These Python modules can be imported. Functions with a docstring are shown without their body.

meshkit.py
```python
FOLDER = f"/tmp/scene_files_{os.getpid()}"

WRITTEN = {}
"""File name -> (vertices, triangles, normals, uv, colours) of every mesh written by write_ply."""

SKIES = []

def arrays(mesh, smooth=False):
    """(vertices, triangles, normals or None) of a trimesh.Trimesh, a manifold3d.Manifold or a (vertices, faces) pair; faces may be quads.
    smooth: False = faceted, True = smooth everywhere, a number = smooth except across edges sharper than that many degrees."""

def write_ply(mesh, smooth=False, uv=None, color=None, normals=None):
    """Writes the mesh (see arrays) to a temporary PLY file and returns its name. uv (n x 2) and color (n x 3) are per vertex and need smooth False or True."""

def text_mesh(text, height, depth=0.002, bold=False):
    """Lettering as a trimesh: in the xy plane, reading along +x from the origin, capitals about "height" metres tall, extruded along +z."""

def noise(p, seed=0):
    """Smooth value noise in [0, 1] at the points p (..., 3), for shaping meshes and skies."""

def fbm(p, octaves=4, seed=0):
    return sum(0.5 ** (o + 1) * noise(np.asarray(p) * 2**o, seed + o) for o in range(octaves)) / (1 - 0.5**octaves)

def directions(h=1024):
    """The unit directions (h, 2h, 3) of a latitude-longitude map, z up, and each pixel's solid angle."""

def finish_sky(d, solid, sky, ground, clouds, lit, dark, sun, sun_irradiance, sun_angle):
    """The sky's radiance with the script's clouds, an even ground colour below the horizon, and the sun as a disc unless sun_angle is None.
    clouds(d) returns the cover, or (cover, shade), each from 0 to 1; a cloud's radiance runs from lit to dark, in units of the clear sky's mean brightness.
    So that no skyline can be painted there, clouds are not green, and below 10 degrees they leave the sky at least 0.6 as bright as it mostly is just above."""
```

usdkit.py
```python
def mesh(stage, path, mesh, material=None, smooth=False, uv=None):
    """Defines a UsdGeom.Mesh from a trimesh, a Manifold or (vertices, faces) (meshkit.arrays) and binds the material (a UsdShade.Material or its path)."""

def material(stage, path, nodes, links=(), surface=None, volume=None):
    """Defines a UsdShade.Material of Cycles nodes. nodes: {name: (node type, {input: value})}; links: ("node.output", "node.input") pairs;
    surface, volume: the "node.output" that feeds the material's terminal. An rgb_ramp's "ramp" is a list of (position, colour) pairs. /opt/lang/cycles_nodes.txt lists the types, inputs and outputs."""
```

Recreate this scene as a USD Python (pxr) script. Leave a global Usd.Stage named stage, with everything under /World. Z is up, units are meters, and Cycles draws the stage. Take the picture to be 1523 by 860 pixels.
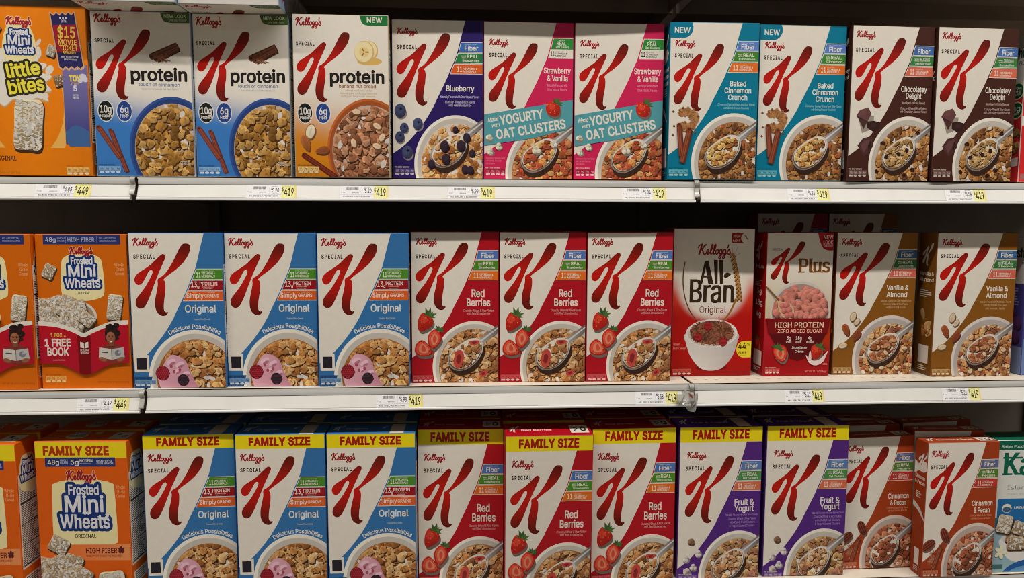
import math, random, zlib
import numpy as np, trimesh, mapbox_earcut
import usdkit, meshkit
from pxr import Usd, UsdGeom, UsdLux, UsdShade, Gf, Sdf, Vt
from shapely.geometry import Polygon, LineString, Point, box as sbox, MultiPolygon
from shapely import affinity
from shapely.ops import unary_union

stage = Usd.Stage.CreateInMemory()
UsdGeom.SetStageUpAxis(stage, 'Z'); UsdGeom.SetStageMetersPerUnit(stage, 1.0)
UsdGeom.Xform.Define(stage, '/World'); UsdGeom.Scope.Define(stage, '/World/Looks')

# ------------------------------------------------------------------ camera, lights, exposure
Z1 = 1.40                              # height of the upper visible shelf's lower lip
GAP, GAP3, LIP = 0.4619, 0.4760, 0.0504              # shelf pitch, lip height
cx, cy, cz, yaw, pit, rol, fpx = 0.7015, -1.6301, -0.0435, 0.0632, -0.0905, 0.0028, 1102.47
cam = UsdGeom.Camera.Define(stage, '/World/camera')
_f = Gf.Vec3d(math.sin(yaw) * math.cos(pit), math.cos(yaw) * math.cos(pit), math.sin(pit))
_r = Gf.Vec3d(math.cos(yaw), -math.sin(yaw), 0); _u = Gf.Cross(_r, _f)
r2 = _r * math.cos(rol) + _u * math.sin(rol); u2 = _u * math.cos(rol) - _r * math.sin(rol)
cam.AddTransformOp().Set(Gf.Matrix4d(*r2, 0, *u2, 0, *(-_f), 0, cx, cy, cz + Z1, 1))
cam.CreateHorizontalApertureAttr(36.0); cam.CreateVerticalApertureAttr(36.0 * 860 / 1523)
cam.CreateFocalLengthAttr(36.0 * fpx / 1523); cam.CreateClippingRangeAttr((0.05, 200.0))
cam.CreateExposureAttr(0.0)

def strip_light(name, x, y, z, ln, wd, power, col):
    l = UsdLux.RectLight.Define(stage, '/World/' + name)
    l.CreateWidthAttr(ln); l.CreateHeightAttr(wd); l.CreateIntensityAttr(power); l.CreateColorAttr(Gf.Vec3f(*col))
    l.AddTranslateOp().Set(Gf.Vec3d(x, y, z))
WARM = (1.0, 0.942, 0.895)
strip_light('aisle_tube_light', 0.75, -1.60, Z1 + 2.85, 9.0, 0.09, 102.0, WARM)      # the tube row over the aisle
strip_light('far_tube_light', 0.75, -4.4, Z1 + 2.85, 9.0, 0.12, 3.0, WARM)           # the next rows across the shop
dome = UsdLux.DomeLight.Define(stage, '/World/store_ambience')
dome.CreateIntensityAttr(0.04); dome.CreateColorAttr(Gf.Vec3f(1.0, 0.91, 0.79))

# ------------------------------------------------------------------ helpers
def lin(c): 
    c = np.asarray(c, float) / 255.0
    return np.where(c <= .04045, c / 12.92, ((c + .055) / 1.055) ** 2.4)
GAIN = 1.30
def ink(r, g, b): return np.minimum(lin((r, g, b)) * GAIN, .86)

used = {}
def numbered(parent, name):
    k = used.get((parent, name), 0); used[(parent, name)] = k + 1
    return f'{parent}/{name}' + (f'_{k:03d}' if k else '')
def setmeta(p, label=None, cat=None, group=None, kind=None):
    for k, v in (('label', label), ('category', cat), ('group', group), ('kind', kind)):
        if v: p.SetCustomDataByKey(k, v)
def thing(name, label, cat, loc=(0, 0, 0), rot=(0, 0, 0), scale=None, group=None, kind=None):
    x = UsdGeom.Xform.Define(stage, numbered('/World', name))
    place(x, loc, rot, scale); setmeta(x.GetPrim(), label, cat, group, kind)
    return x.GetPrim()
def place(x, loc, rot, scale):
    x.AddTranslateOp().Set(Gf.Vec3d(*map(float, loc))); x.AddRotateXYZOp().Set(Gf.Vec3f(*map(float, rot)))
    x.AddScaleOp().Set(Gf.Vec3f(*((1, 1, 1) if scale is None else tuple(map(float, scale)))))
def dup(root, label, loc, rot, scale=None, group=None):
    x = UsdGeom.Xform.Define(stage, numbered('/World', root.GetName().split('_0')[0] if root.GetName()[-1].isdigit() else root.GetName()))
    place(x, loc, rot, scale); p = x.GetPrim()
    p.GetReferences().AddInternalReference(root.GetPath()); p.SetInstanceable(True)
    setmeta(p, label, root.GetCustomDataByKey('category'), group or root.GetCustomDataByKey('group'))
    return p
def obj(parent, name, mesh, mat, tint=None, smooth=False, label=None):
    path = numbered(str(parent.GetPath()) if parent else '/World', name)
    m = usdkit.mesh(stage, path, mesh, mat, smooth=smooth)
    if tint is not None:
        UsdGeom.PrimvarsAPI(m).CreatePrimvar('tint', Sdf.ValueTypeNames.Color3fArray, 'vertex').Set(Vt.Vec3fArray.FromNumpy(np.asarray(tint, np.float32)))
    if label: setmeta(m.GetPrim(), label)
    return m.GetPrim()

def mat(name, col, rough=.5, noise=0.0, nscale=30., spec=.5, metallic=0., bumpd=0., coat=0.):
    n = {'p': ('principled_bsdf', {'base_color': tuple(col), 'roughness': rough, 'metallic': metallic, 'specular_ior_level': spec})}
    l = []
    if noise or bumpd:
        n['tc'] = ('texture_coordinate', {}); n['nz'] = ('noise_texture', {'scale': nscale, 'detail': 5.0, 'roughness': .6})
        l.append(('tc.object', 'nz.vector'))
    if noise:
        c = np.asarray(col)
        n['rp'] = ('rgb_ramp', {'ramp': [(0.3, tuple(c * (1 - noise))), (0.7, tuple(np.minimum(c * (1 + noise * .5), 1)))]})
        l += [('nz.fac', 'rp.fac'), ('rp.color', 'p.base_color')]
    if bumpd:
        n['b'] = ('bump', {'distance': bumpd, 'strength': .6}); l += [('nz.fac', 'b.height'), ('b.normal', 'p.normal')]
    return usdkit.material(stage, '/World/Looks/' + name, n, l, surface='p.BSDF')
def print_mat(name, rough):
    return usdkit.material(stage, '/World/Looks/' + name, {
        'a': ('attribute', {'attribute': 'tint'}), 'tc': ('texture_coordinate', {}),
        'nz': ('noise_texture', {'scale': 60.0, 'detail': 4.0}),
        'rp': ('rgb_ramp', {'ramp': [(0.25, (.93, .93, .93)), (.75, (1, 1, 1))]}),
        'mx': ('mix', {'mix_type': 'multiply', 'fac': 1.0}),
        'b': ('bump', {'distance': 0.0006, 'strength': .18}), 'n2': ('noise_texture', {'scale': 14.0, 'detail': 2.0}),
        'p': ('principled_bsdf', {'roughness': rough, 'specular_ior_level': .22})},
        [('a.color', 'mx.color1'), ('tc.object', 'nz.vector'), ('tc.object', 'n2.vector'), ('nz.fac', 'rp.fac'), ('rp.color', 'mx.color2'),
         ('mx.color', 'p.base_color'), ('n2.fac', 'b.height'), ('b.normal', 'p.normal')], surface='p.BSDF')
M_PRINT = print_mat('printed_board', .42)
M_PAPER = print_mat('label_paper', .6)
M_SHELF = mat('shelf_enamel', ink(206, 198, 180), .45, .08, 9., bumpd=0)
M_RAIL = mat('rail_plastic', ink(172, 172, 168), .25, .05, 14.)
M_STRIP = mat('rail_insert', ink(203, 202, 195), .5, .06, 10.)
M_BEAD = mat('rail_bead', (.9, .9, .87), .3)
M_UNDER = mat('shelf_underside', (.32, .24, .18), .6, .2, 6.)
M_BACK = mat('gondola_back', (.13, .105, .085), .7, .2, 8.)
M_POST = mat('post_metal', (.07, .06, .05), .5, .15, 20.)
M_FLOOR = mat('floor_vinyl', (.30, .275, .24), .35, .12, 2.)
M_CLEAR = usdkit.material(stage, '/World/Looks/clear_plastic', {
    't': ('transparent_bsdf', {'color': (.86, .87, .85)}), 'g': ('glossy_bsdf', {'color': (.95, .95, .93), 'roughness': .14}), 'd': ('diffuse_bsdf', {'color': (.6, .6, .57)}),
    'fr': ('fresnel', {'IOR': 1.6}), 'm1': ('mix_closure', {'fac': .22}), 'm2': ('mix_closure', {})},
    [('t.BSDF', 'm1.closure1'), ('d.BSDF', 'm1.closure2'), ('fr.fac', 'm2.fac'), ('m1.closure', 'm2.closure1'), ('g.BSDF', 'm2.closure2')], surface='m2.closure')

M_CLIP = usdkit.material(stage, '/World/Looks/clip_plastic', {'t': ('transparent_bsdf', {'color': (.8, .8, .77)}), 'p': ('principled_bsdf', {'base_color': (.62, .61, .56), 'roughness': .15}), 'm': ('mix_closure', {'fac': .62})}, [('t.BSDF', 'm.closure1'), ('p.BSDF', 'm.closure2')], surface='m.closure')

def boxmesh(x0, x1, y0, y1, z0, z1):
    m = trimesh.creation.box((x1 - x0, y1 - y0, z1 - z0)); m.apply_translation(((x0 + x1) / 2, (y0 + y1) / 2, (z0 + z1) / 2)); return m
def chamfer_box(w, d, h, b):
    """A carton: x centred, front at y=0, from z=0 to h, all edges chamfered by b."""
    import manifold3d as m3
    pts = []
    for sx in (-1, 1):
        for y in (0, d):
            for z in (0, h):
                X, Y, Zz = sx * w / 2, y, z
                ix, iy, iz = X - sx * b, Y + (b if y == 0 else -b), Zz + (b if z == 0 else -b)
                pts += [(X, iy, iz), (ix, Y, iz), (ix, iy, Zz)]
    return m3.Manifold.hull_points(np.array(pts))

# ------------------------------------------------------------------ the flat print of cartons and labels
STEP = 1.3e-5
def spline(pts, closed=True, n=5):
    p = np.asarray(pts, float); N = len(p); out = []
    for i in range(N if closed else N - 1):
        a, b, c, d = (p[(i + k) % N] if closed else p[min(max(i + k, 0), N - 1)] for k in (-1, 0, 1, 2))
        for t in np.linspace(0, 1, n, endpoint=False):
            out.append(.5 * (2 * b + (c - a) * t + (2 * a - 5 * b + 4 * c - d) * t * t + (3 * b - a - 3 * c + d) * t ** 3))
    if not closed: out.append(p[-1])
    return np.array(out)
def rings_tri(poly):
    ext = np.asarray(poly.exterior.coords)[:-1]; rings = [ext] + [np.asarray(r.coords)[:-1] for r in poly.interiors]
    v = np.vstack(rings)[:, :2]; ends = np.cumsum([len(r) for r in rings]).astype(np.uint32)
    return v, np.asarray(mapbox_earcut.triangulate_float64(v, ends)).reshape(-1, 3).astype(int)
def pieces(g):
    if g.is_empty: return []
    return [q for q in getattr(g, 'geoms', [g]) if q.geom_type == 'Polygon' and q.area > 1e-7]
_gc, _bar, _tc = {}, {}, {}
def _flat(t, bold):
    m = meshkit.text_mesh(t, 1.0, 0.05, bold); v, f = np.asarray(m.vertices), np.asarray(m.faces)
    top = f[(v[f][:, :, 2] > .049).all(1)]; ids, inv = np.unique(top, return_inverse=True)
    return v[ids][:, :2], inv.reshape(-1, 3)
def glyph(ch, bold):
    """(vertices, triangles, advance) of one character, found between two bars."""
    if (ch, bold) in _gc: return _gc[(ch, bold)]
    if bold not in _bar:
        b = _flat('|', bold)[0]; d = _flat('||', bold)[0]; w = b[:, 0].max() - b[:, 0].min(); _bar[bold] = (w, d[:, 0].max() - d[:, 0].min() - w, b[:, 1].min())
    w, a0, low = _bar[bold]
    if ch == ' ': r = (np.zeros((0, 2)), np.zeros((0, 3), int), .38)
    else:
        v, f = _flat('|' + ch + '|', bold); x0, x1 = v[:, 0].min(), v[:, 0].max()
        from scipy.sparse import coo_matrix
        from scipy.sparse.csgraph import connected_components
        n, lab = connected_components(coo_matrix((np.ones(len(f) * 2), (np.r_[f[:, 0], f[:, 1]], np.r_[f[:, 1], f[:, 2]])), (len(v), len(v))), directed=False)
        bars = {lab[v[:, 0].argmin()], lab[v[:, 0].argmax()]} if ch != '|' else set()
        keep = ~np.isin(lab, list(bars)); ix = np.cumsum(keep) - 1; fk = f[keep[f].all(1)]
        r = (v[keep] - [x0 + a0, 0], ix[fk], x1 - w - x0 - a0)
    _gc[(ch, bold)] = r; return r
TRACK = [0.]
def text_vf(s, bold):
    key = (s, bold, TRACK[0])
    if key not in _tc:
        V, F, x, n = [], [], 0., 0
        for ch in s:
            v, f, a = glyph(ch, bold); V.append(v + [x, 0]); F.append(f + n); n += len(v); x += a + TRACK[0]
        _tc[key] = (np.vstack(V), np.vstack(F))
    v, f = _tc[key]; return v.copy(), f.copy()
def text_shape(s, bold):
    v, f = text_vf(s, bold)
    return unary_union([Polygon(v[t]).buffer(.004, join_style=2) for t in f]).buffer(-.004).simplify(.006)

class Art:
    """Flat print in box-width units: x to the right, y down from the top edge."""
    def __init__(self, asp): self.asp, self.it, self.panel, self.clip = asp, [], sbox(0.004, 0.004, .996, asp - .004), None
    def raw(self, part, v, f, c):
        if len(f): self.it.append((part, np.asarray(v, float), np.asarray(f, int), np.broadcast_to(np.asarray(c, float), (len(v), 3)).copy()))
    def poly(self, part, g, col, clip=True):
        if not hasattr(g, 'geom_type'): g = Polygon(g)
        if not g.is_valid: g = g.buffer(0)
        if self.clip is not None: g = g.intersection(self.clip)
        elif clip: g = g.intersection(self.panel)
        for q in pieces(g):
            v, f = rings_tri(q)
            self.raw(part, v, f, np.array([col(*p) for p in v]) if callable(col) else col)
    def grad(self, part, g, col, n=16, axis=1):
        if not hasattr(g, 'geom_type'): g = Polygon(g)
        g = g.buffer(0); b = g.bounds; lo, hi = b[axis], b[axis + 2]
        for a, c in zip(np.linspace(lo, hi, n + 1)[:-1], np.linspace(lo, hi, n + 1)[1:]):
            s = sbox(b[0] - 1, a, b[2] + 1, c) if axis else sbox(a, b[1] - 1, c, b[3] + 1)
            self.poly(part, g.intersection(s), col)
    def field(self, part, x0, y0, x1, y1, col, nx, ny):
        X, Y = np.meshgrid(np.linspace(x0, x1, nx + 1), np.linspace(y0, y1, ny + 1)); v = np.c_[X.ravel(), Y.ravel()]
        i = (np.arange(ny)[:, None] * (nx + 1) + np.arange(nx)).ravel()
        f = np.vstack([np.c_[i, i + 1, i + nx + 2], np.c_[i, i + nx + 2, i + nx + 1]])
        self.raw(part, v, f, np.array([col(*p) for p in v]))
    def text(self, part, s, x, y, h, col, bold=False, w=None, al='l', rot=0., shear=0., fn=None, grow=0., over=None, track=0.):
        """x, y: the baseline's left, centre or right; h: capital height; w: fit the width."""
        if part.endswith('title_lettering'): self.nt = getattr(self, 'nt', 0) + 1; part += '#%d' % self.nt
        if track: 
            TRACK[0] = track
        if grow: 
            g = text_shape(s, bold).buffer(grow / h); vf = [rings_tri(q) for q in pieces(g)]
            f = np.vstack([t + k for (_, t), k in zip(vf, np.cumsum([0] + [len(q[0]) for q in vf[:-1]]))]); v = np.vstack([q[0] for q in vf])
            base = text_vf(s, bold)[0]
        else: v, f = text_vf(s, bold); base = v
        TRACK[0] = 0.
        x0, x1 = base[:, 0].min(), base[:, 0].max(); sx = (w / (x1 - x0)) if w else h
        wid = (x1 - x0) * sx; px = (v[:, 0] - x0) * sx - {'l': 0, 'c': wid / 2, 'r': wid}[al]; py = -v[:, 1] * h
        px = px - shear * py
        if fn: P = np.array([fn(a, b) for a, b in zip(px, py)])
        else:
            c, q = math.cos(math.radians(rot)), math.sin(math.radians(rot)); P = np.c_[px * c + py * q, -px * q + py * c]
        P = P + [x, y]
        if P[:, 0].max() > .998 or P[:, 0].min() < .002:
            keep = ((P[f][:, :, 0] < .998) & (P[f][:, :, 0] > .002)).all(1); f = f[keep]
        self.raw(part, P, f, col)
    def build(self, parent, w, h, y0, groups, mapf=None):
        """Emits the meshes. groups: part -> (name, parent part or None)."""
        s = w; sy = h / self.asp
        lo = np.array([i[1].min(0) for i in self.it]); hi = np.array([i[1].max(0) for i in self.it]); lev = np.zeros(len(self.it), int)
        for k in range(1, len(self.it)):
            o = ((lo[:k] < hi[k]) & (hi[:k] > lo[k])).all(1)
            if o.any(): lev[k] = lev[:k][o].max() + 1
        made = {}
        order = list(dict.fromkeys(i[0] for i in self.it))
        for part in sorted(order, key=lambda p: 0 if '/' not in p else 1):
            V, F, C, n = [], [], [], 0
            for k, (p, v, f, c) in enumerate(self.it):
                if p != part: continue
                P = np.c_[(v[:, 0] - .5) * s, np.full(len(v), -y0 - lev[k] * STEP), h - v[:, 1] * sy]
                e = P[f]; nrm = np.cross(e[:, 1] - e[:, 0], e[:, 2] - e[:, 0])[:, 1]
                f = np.where((nrm > 0)[:, None], f[:, ::-1], f)
                V.append(P); F.append(f + n); C.append(c); n += len(v)
            V, F, C = np.vstack(V), np.vstack(F), np.vstack(C)
            if mapf: V = mapf(V)
            par, _, nm = part.rpartition('/')
            nm = nm.split('#')[0]
            q_ = made[part] = obj(made[par] if par else parent, nm, (V, F), M_PRINT if w > .05 and not mapf or mapf else M_PAPER, C)
            if nm in ('small_print', 'barcode', 'rule'): setmeta(q_, kind='stuff')
        return made

WHITE = ink(206, 200, 187)
def shade(c, k): return np.clip(np.asarray(c) * k, 0, .9)
def mix(a, b, t): t = min(max(t, 0), 1); t = t * t * (3 - 2 * t); return np.asarray(a) * (1 - t) + np.asarray(b) * t

KA = [(.37,.23),(.391,.248),(.387,.275),(.372,.308),(.342,.373),(.306,.449),(.27,.536),(.239,.613),(.209,.69),(.178,.756),(.149,.806),(.12,.826),(.087,.826),(.061,.805),(.052,.772),(.056,.738),(.072,.705),(.101,.667),(.136,.623),(.171,.573),(.2,.524),(.227,.475),(.244,.437),(.245,.415),(.235,.404),(.217,.409),(.199,.431),(.179,.469),(.158,.507),(.134,.545),(.106,.565),(.079,.565),(.058,.545),(.049,.517),(.053,.489),(.068,.462),(.096,.435),(.136,.408),(.186,.376),(.236,.339),(.281,.296),(.32,.258),(.348,.235)]
KB = [(.61,.114),(.636,.117),(.655,.133),(.659,.16),(.652,.198),(.632,.246),(.603,.289),(.57,.332),(.525,.375),(.481,.412),(.436,.445),(.403,.469),(.375,.493),(.361,.51),(.373,.526),(.379,.559),(.378,.603),(.373,.659),(.363,.714),(.355,.77),(.352,.829),(.358,.856),(.373,.867),(.39,.864),(.395,.873),(.386,.888),(.367,.904),(.341,.909),(.315,.902),(.288,.882),(.269,.847),(.261,.813),(.259,.768),(.265,.713),(.278,.657),(.288,.613),(.296,.569),(.297,.542),(.295,.52),(.304,.498),(.327,.484),(.354,.466),(.382,.439),(.411,.401),(.44,.357),(.469,.309),(.497,.255),(.521,.207),(.544,.164),(.566,.132),(.588,.116)]
K_SH = [Polygon(spline(KA, n=3)).buffer(0), Polygon(spline(KB, n=3)).buffer(0)]
def k_emblem(A, part, sx=1., sy=1., ox=0., oy=0., flat=None):
    """The big two-stroke letter; (x, y) -> (x*sx+ox, (y-.114)*sy+oy)."""
    hot, dark = ink(172, 19, 8), ink(88, 18, 7)
    for g in K_SH:
        q = affinity.affine_transform(g, [sx, 0, 0, sy, ox, oy - .114 * sy])
        def col(x, y):
            u, v = (x - ox) / sx, (y - oy) / sy + .114
            return mix(hot, dark, abs(v - .50) / .40 + .25 * max(0, abs(u - .32) - .15))
        if flat is not None: A.poly(part, q, flat)
        else: A.grad(part, q, col, 14)
def _stroke(P, w): return LineString(spline(P, False, 5)).buffer(w, 4)
SCRIPT = unary_union([_stroke(p, w) for p, w in [
    ([(.035,.285),(.06,.34),(.11,.37),(.125,.365)], .012), ([(.135,.375),(.105,.25),(.06,.11)], .02),
    ([(.26,.365),(.215,.345),(.165,.275),(.1,.225)], .017), ([(.125,.235),(.165,.2),(.185,.13),(.22,.105),(.265,.15)], .016),
    ([(.26,.145),(.315,.17),(.335,.21),(.31,.235),(.28,.2),(.28,.14),(.31,.11),(.365,.15)], .014),
    ([(.36,.14),(.42,.24),(.455,.34),(.435,.375),(.405,.3),(.385,.18),(.4,.115),(.45,.15)], .014),
    ([(.445,.14),(.505,.24),(.54,.34),(.52,.375),(.49,.3),(.47,.18),(.485,.115),(.53,.145)], .014),
    ([(.59,.235),(.545,.21),(.535,.145),(.57,.11),(.61,.15),(.61,.21),(.585,.24),(.62,.215),(.645,.22)], .013),
    ([(.715,.225),(.67,.235),(.64,.18),(.655,.12),(.69,.13),(.72,.21),(.705,.1),(.675,.01),(.635,.0),(.63,.045),(.69,.09),(.745,.15)], .013),
    ([(.825,.225),(.78,.235),(.75,.18),(.765,.12),(.8,.13),(.83,.21),(.815,.1),(.785,.01),(.745,.0),(.74,.045),(.8,.09),(.85,.14)], .013),
    ([(.9,.36),(.885,.285)], .014), ([(.855,.14),(.92,.245),(.94,.19),(.955,.135),(.925,.105),(.885,.125)], .014)]]).simplify(.002)
def script(A, part, x, y, w, col, hgt=None, rim=None):
    """The cursive maker's name: its box's top left at x, y."""
    s = w / .95; g = affinity.affine_transform(SCRIPT, [s, 0, 0, -s * (1 if not hgt else hgt), x - .02 * s, y + .385 * s * (1 if not hgt else hgt)])
    if rim is not None: A.poly(part, g.buffer(.009), rim)
    A.poly(part, g.buffer(.0018 if rim is None else .003), col)
K_RED = ink(138, 24, 30)

def ell(cx_, cy_, rx, ry, n=40, rot=0.):
    t = np.linspace(0, 2 * np.pi, n, endpoint=False); c, s = math.cos(rot), math.sin(rot); a, b = rx * np.cos(t), ry * np.sin(t)
    return Polygon(np.c_[cx_ + a * c - b * s, cy_ + a * s + b * c])
def lit(base, cx_, cy_, r, k=.3):
    base = np.asarray(base)
    return lambda x, y: np.clip(base * (1 - k * ((x - cx_) * .55 + (y - cy_) * .8) / max(r, 1e-4)), 0, .9)
def ball(A, part, x, y, rx, ry, base, k=.45, hl=.35, n=18):
    A.poly(part, ell(x + rx * .1, y + ry * .25, rx * 1.02, ry * 1.0, n), shade(base, .35))
    A.poly(part, ell(x, y, rx, ry, n), lit(base, x, y, rx, k))
    A.poly(part, ell(x - rx * .22, y - ry * .25, rx * .5, ry * .45, n), shade(base, 1 + hl))
def blob(rng, x, y, r, n=9, asp=1., rot=0., wob=.3):
    t = np.linspace(0, 2 * np.pi, n, endpoint=False) + rng.random() * 6; q = r * (1 - wob * rng.random(n)); c, s = math.cos(rot), math.sin(rot)
    a, b = q * np.cos(t), q * np.sin(t) * asp
    return Polygon(np.c_[x + a * c - b * s, y + a * s + b * c])
def flakes(A, part, reg, pal, r, n, seed, milk=ink(205, 196, 186), dark=ink(58, 34, 20), milkp=.12):
    """A printed heap of cereal flakes inside the region."""
    rng = np.random.default_rng(seed); reg = reg.intersection(A.panel); x0, y0, x1, y1 = reg.bounds; old = A.clip; A.clip = reg
    cand = np.c_[rng.uniform(x0, x1, n * 6), rng.uniform(y0, y1, n * 6)]; pts = []
    from shapely import contains_xy
    cand = cand[contains_xy(reg, cand[:, 0], cand[:, 1])]
    for p in cand:
        if len(pts) >= n: break
        if all((p[0] - q[0]) ** 2 + (p[1] - q[1]) ** 2 > (r * .5) ** 2 for q in pts[-400:]): pts.append(p)
    for (x, y) in pts:
        if rng.random() < milkp:
            A.poly(part, blob(rng, x, y, r * rng.uniform(.4, .9), 9, .6, rng.random() * 3), shade(milk, rng.uniform(.8, 1.05))); continue
        rr = r * rng.uniform(.7, 1.15); b = np.asarray(pal[rng.integers(len(pal))]) * rng.uniform(.78, 1.15); asp = rng.uniform(.5, .95); rot = rng.random() * 3.1
        g = blob(rng, x, y, rr * 1.12, 13, asp, rot, .42)
        A.poly(part, affinity.translate(affinity.scale(g, 1.05, 1.05), rr * .1, rr * .18), shade(dark, rng.uniform(.7, 1.6)))
        A.poly(part, g, lit(b, x, y, rr, .5))
        for _ in range(2):
            a2 = rng.random() * 6; dx, dy = math.cos(a2) * rr * .35, math.sin(a2) * rr * .35 * asp
            A.poly(part, blob(rng, x + dx, y + dy, rr * .5, 8, asp * rng.uniform(.4, .9), rng.random() * 3, .5).intersection(g), shade(b, rng.uniform(.62, .85)))
        t0 = rng.random() * 6; t = np.linspace(0, rng.uniform(1., 2.), 6) + t0; q0, q1 = rng.uniform(.7, .95), rng.uniform(.5, .68)
        A.poly(part, np.vstack([np.c_[x + q0 * rr * np.cos(t), y + q0 * rr * asp * np.sin(t)], np.c_[x + q1 * rr * np.cos(t), y + q1 * rr * asp * np.sin(t)][::-1]]), shade(b, rng.uniform(1.25, 1.6)))
        for _ in range(4):
            A.poly(part, blob(rng, x + rng.normal() * rr * .35, y + rng.normal() * rr * .3, rr * rng.uniform(.08, .2), 5, .6, rng.random() * 3), shade(b, rng.choice([.55, .7, 1.3, 1.55])))
    A.clip = old
def bowl(A, part, cx_, cy_, rx, ry, rim, thick, fill, pal, r, n, seed, **kw):
    A.grad(part, ell(cx_, cy_, rx, ry, 72), lambda x, y: shade(rim, 1.02 - .22 * (x - cx_) / rx - .18 * (y - cy_) / ry), 10, 0)
    A.poly(part, ell(cx_, cy_, rx - thick * .45, ry - thick * .5, 64), shade(rim, .8))
    inner = ell(cx_ + .004, cy_ + .01, rx - thick, ry - thick * 1.15, 64)
    A.poly(part, inner, fill)
    flakes(A, part, inner.buffer(-.006), pal, r, n, seed, **kw)
    return inner
def spoon(A, part, pal, r, n, seed, milk=WHITE, oy=0., **kw):
    B = [(.79,1.245),(.70,1.225),(.60,1.265),(.52,1.32),(.45,1.38),(.415,1.46),(.43,1.54),(.50,1.60),(.60,1.60),(.72,1.53),(.80,1.42),(.825,1.32)]
    g = affinity.translate(Polygon(spline(B, n=4)).buffer(0), 0, oy)
    A.poly(part, affinity.translate(g, .02, .055), ink(50, 32, 22))
    H = Polygon([(.775,1.235 + oy),(1.01,1.06 + oy),(1.01,1.145 + oy),(.82,1.305 + oy)])
    A.poly(part, H, lambda x, y: mix(ink(150, 145, 140), ink(96, 90, 86), (x - .78) * 4))
    A.poly(part, Polygon([(.79,1.25 + oy),(1.01,1.085 + oy),(1.01,1.1 + oy),(.8,1.27 + oy)]), ink(190, 186, 180))
    A.poly(part, g, lambda x, y: mix(ink(196, 190, 182), ink(112, 100, 92), (y - 1.2 - oy) * 2.2))
    A.poly(part, affinity.scale(g, .93, .93), ink(92, 70, 54))
    A.poly(part, affinity.translate(affinity.scale(g, .9, .9), 0, -.008), milk)
    flakes(A, part, affinity.translate(affinity.scale(g, .86, .86), 0, -.005), pal, r, n, seed, milk=milk, **kw)
    return g
def leafy(A, part, x, y, s, rng):
    for a in np.linspace(-2.6, .3, 6):
        a += rng.normal() * .1; L = s * rng.uniform(.8, 1.1); d = np.array([math.cos(a), math.sin(a)]); q = np.array([-d[1], d[0]])
        A.poly(part, [(x, y), tuple(np.array([x, y]) + d * L * .5 + q * L * .18), tuple(np.array([x, y]) + d * L), tuple(np.array([x, y]) + d * L * .5 - q * L * .18)], shade(ink(62, 92, 44), rng.uniform(.7, 1.3)))
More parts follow.
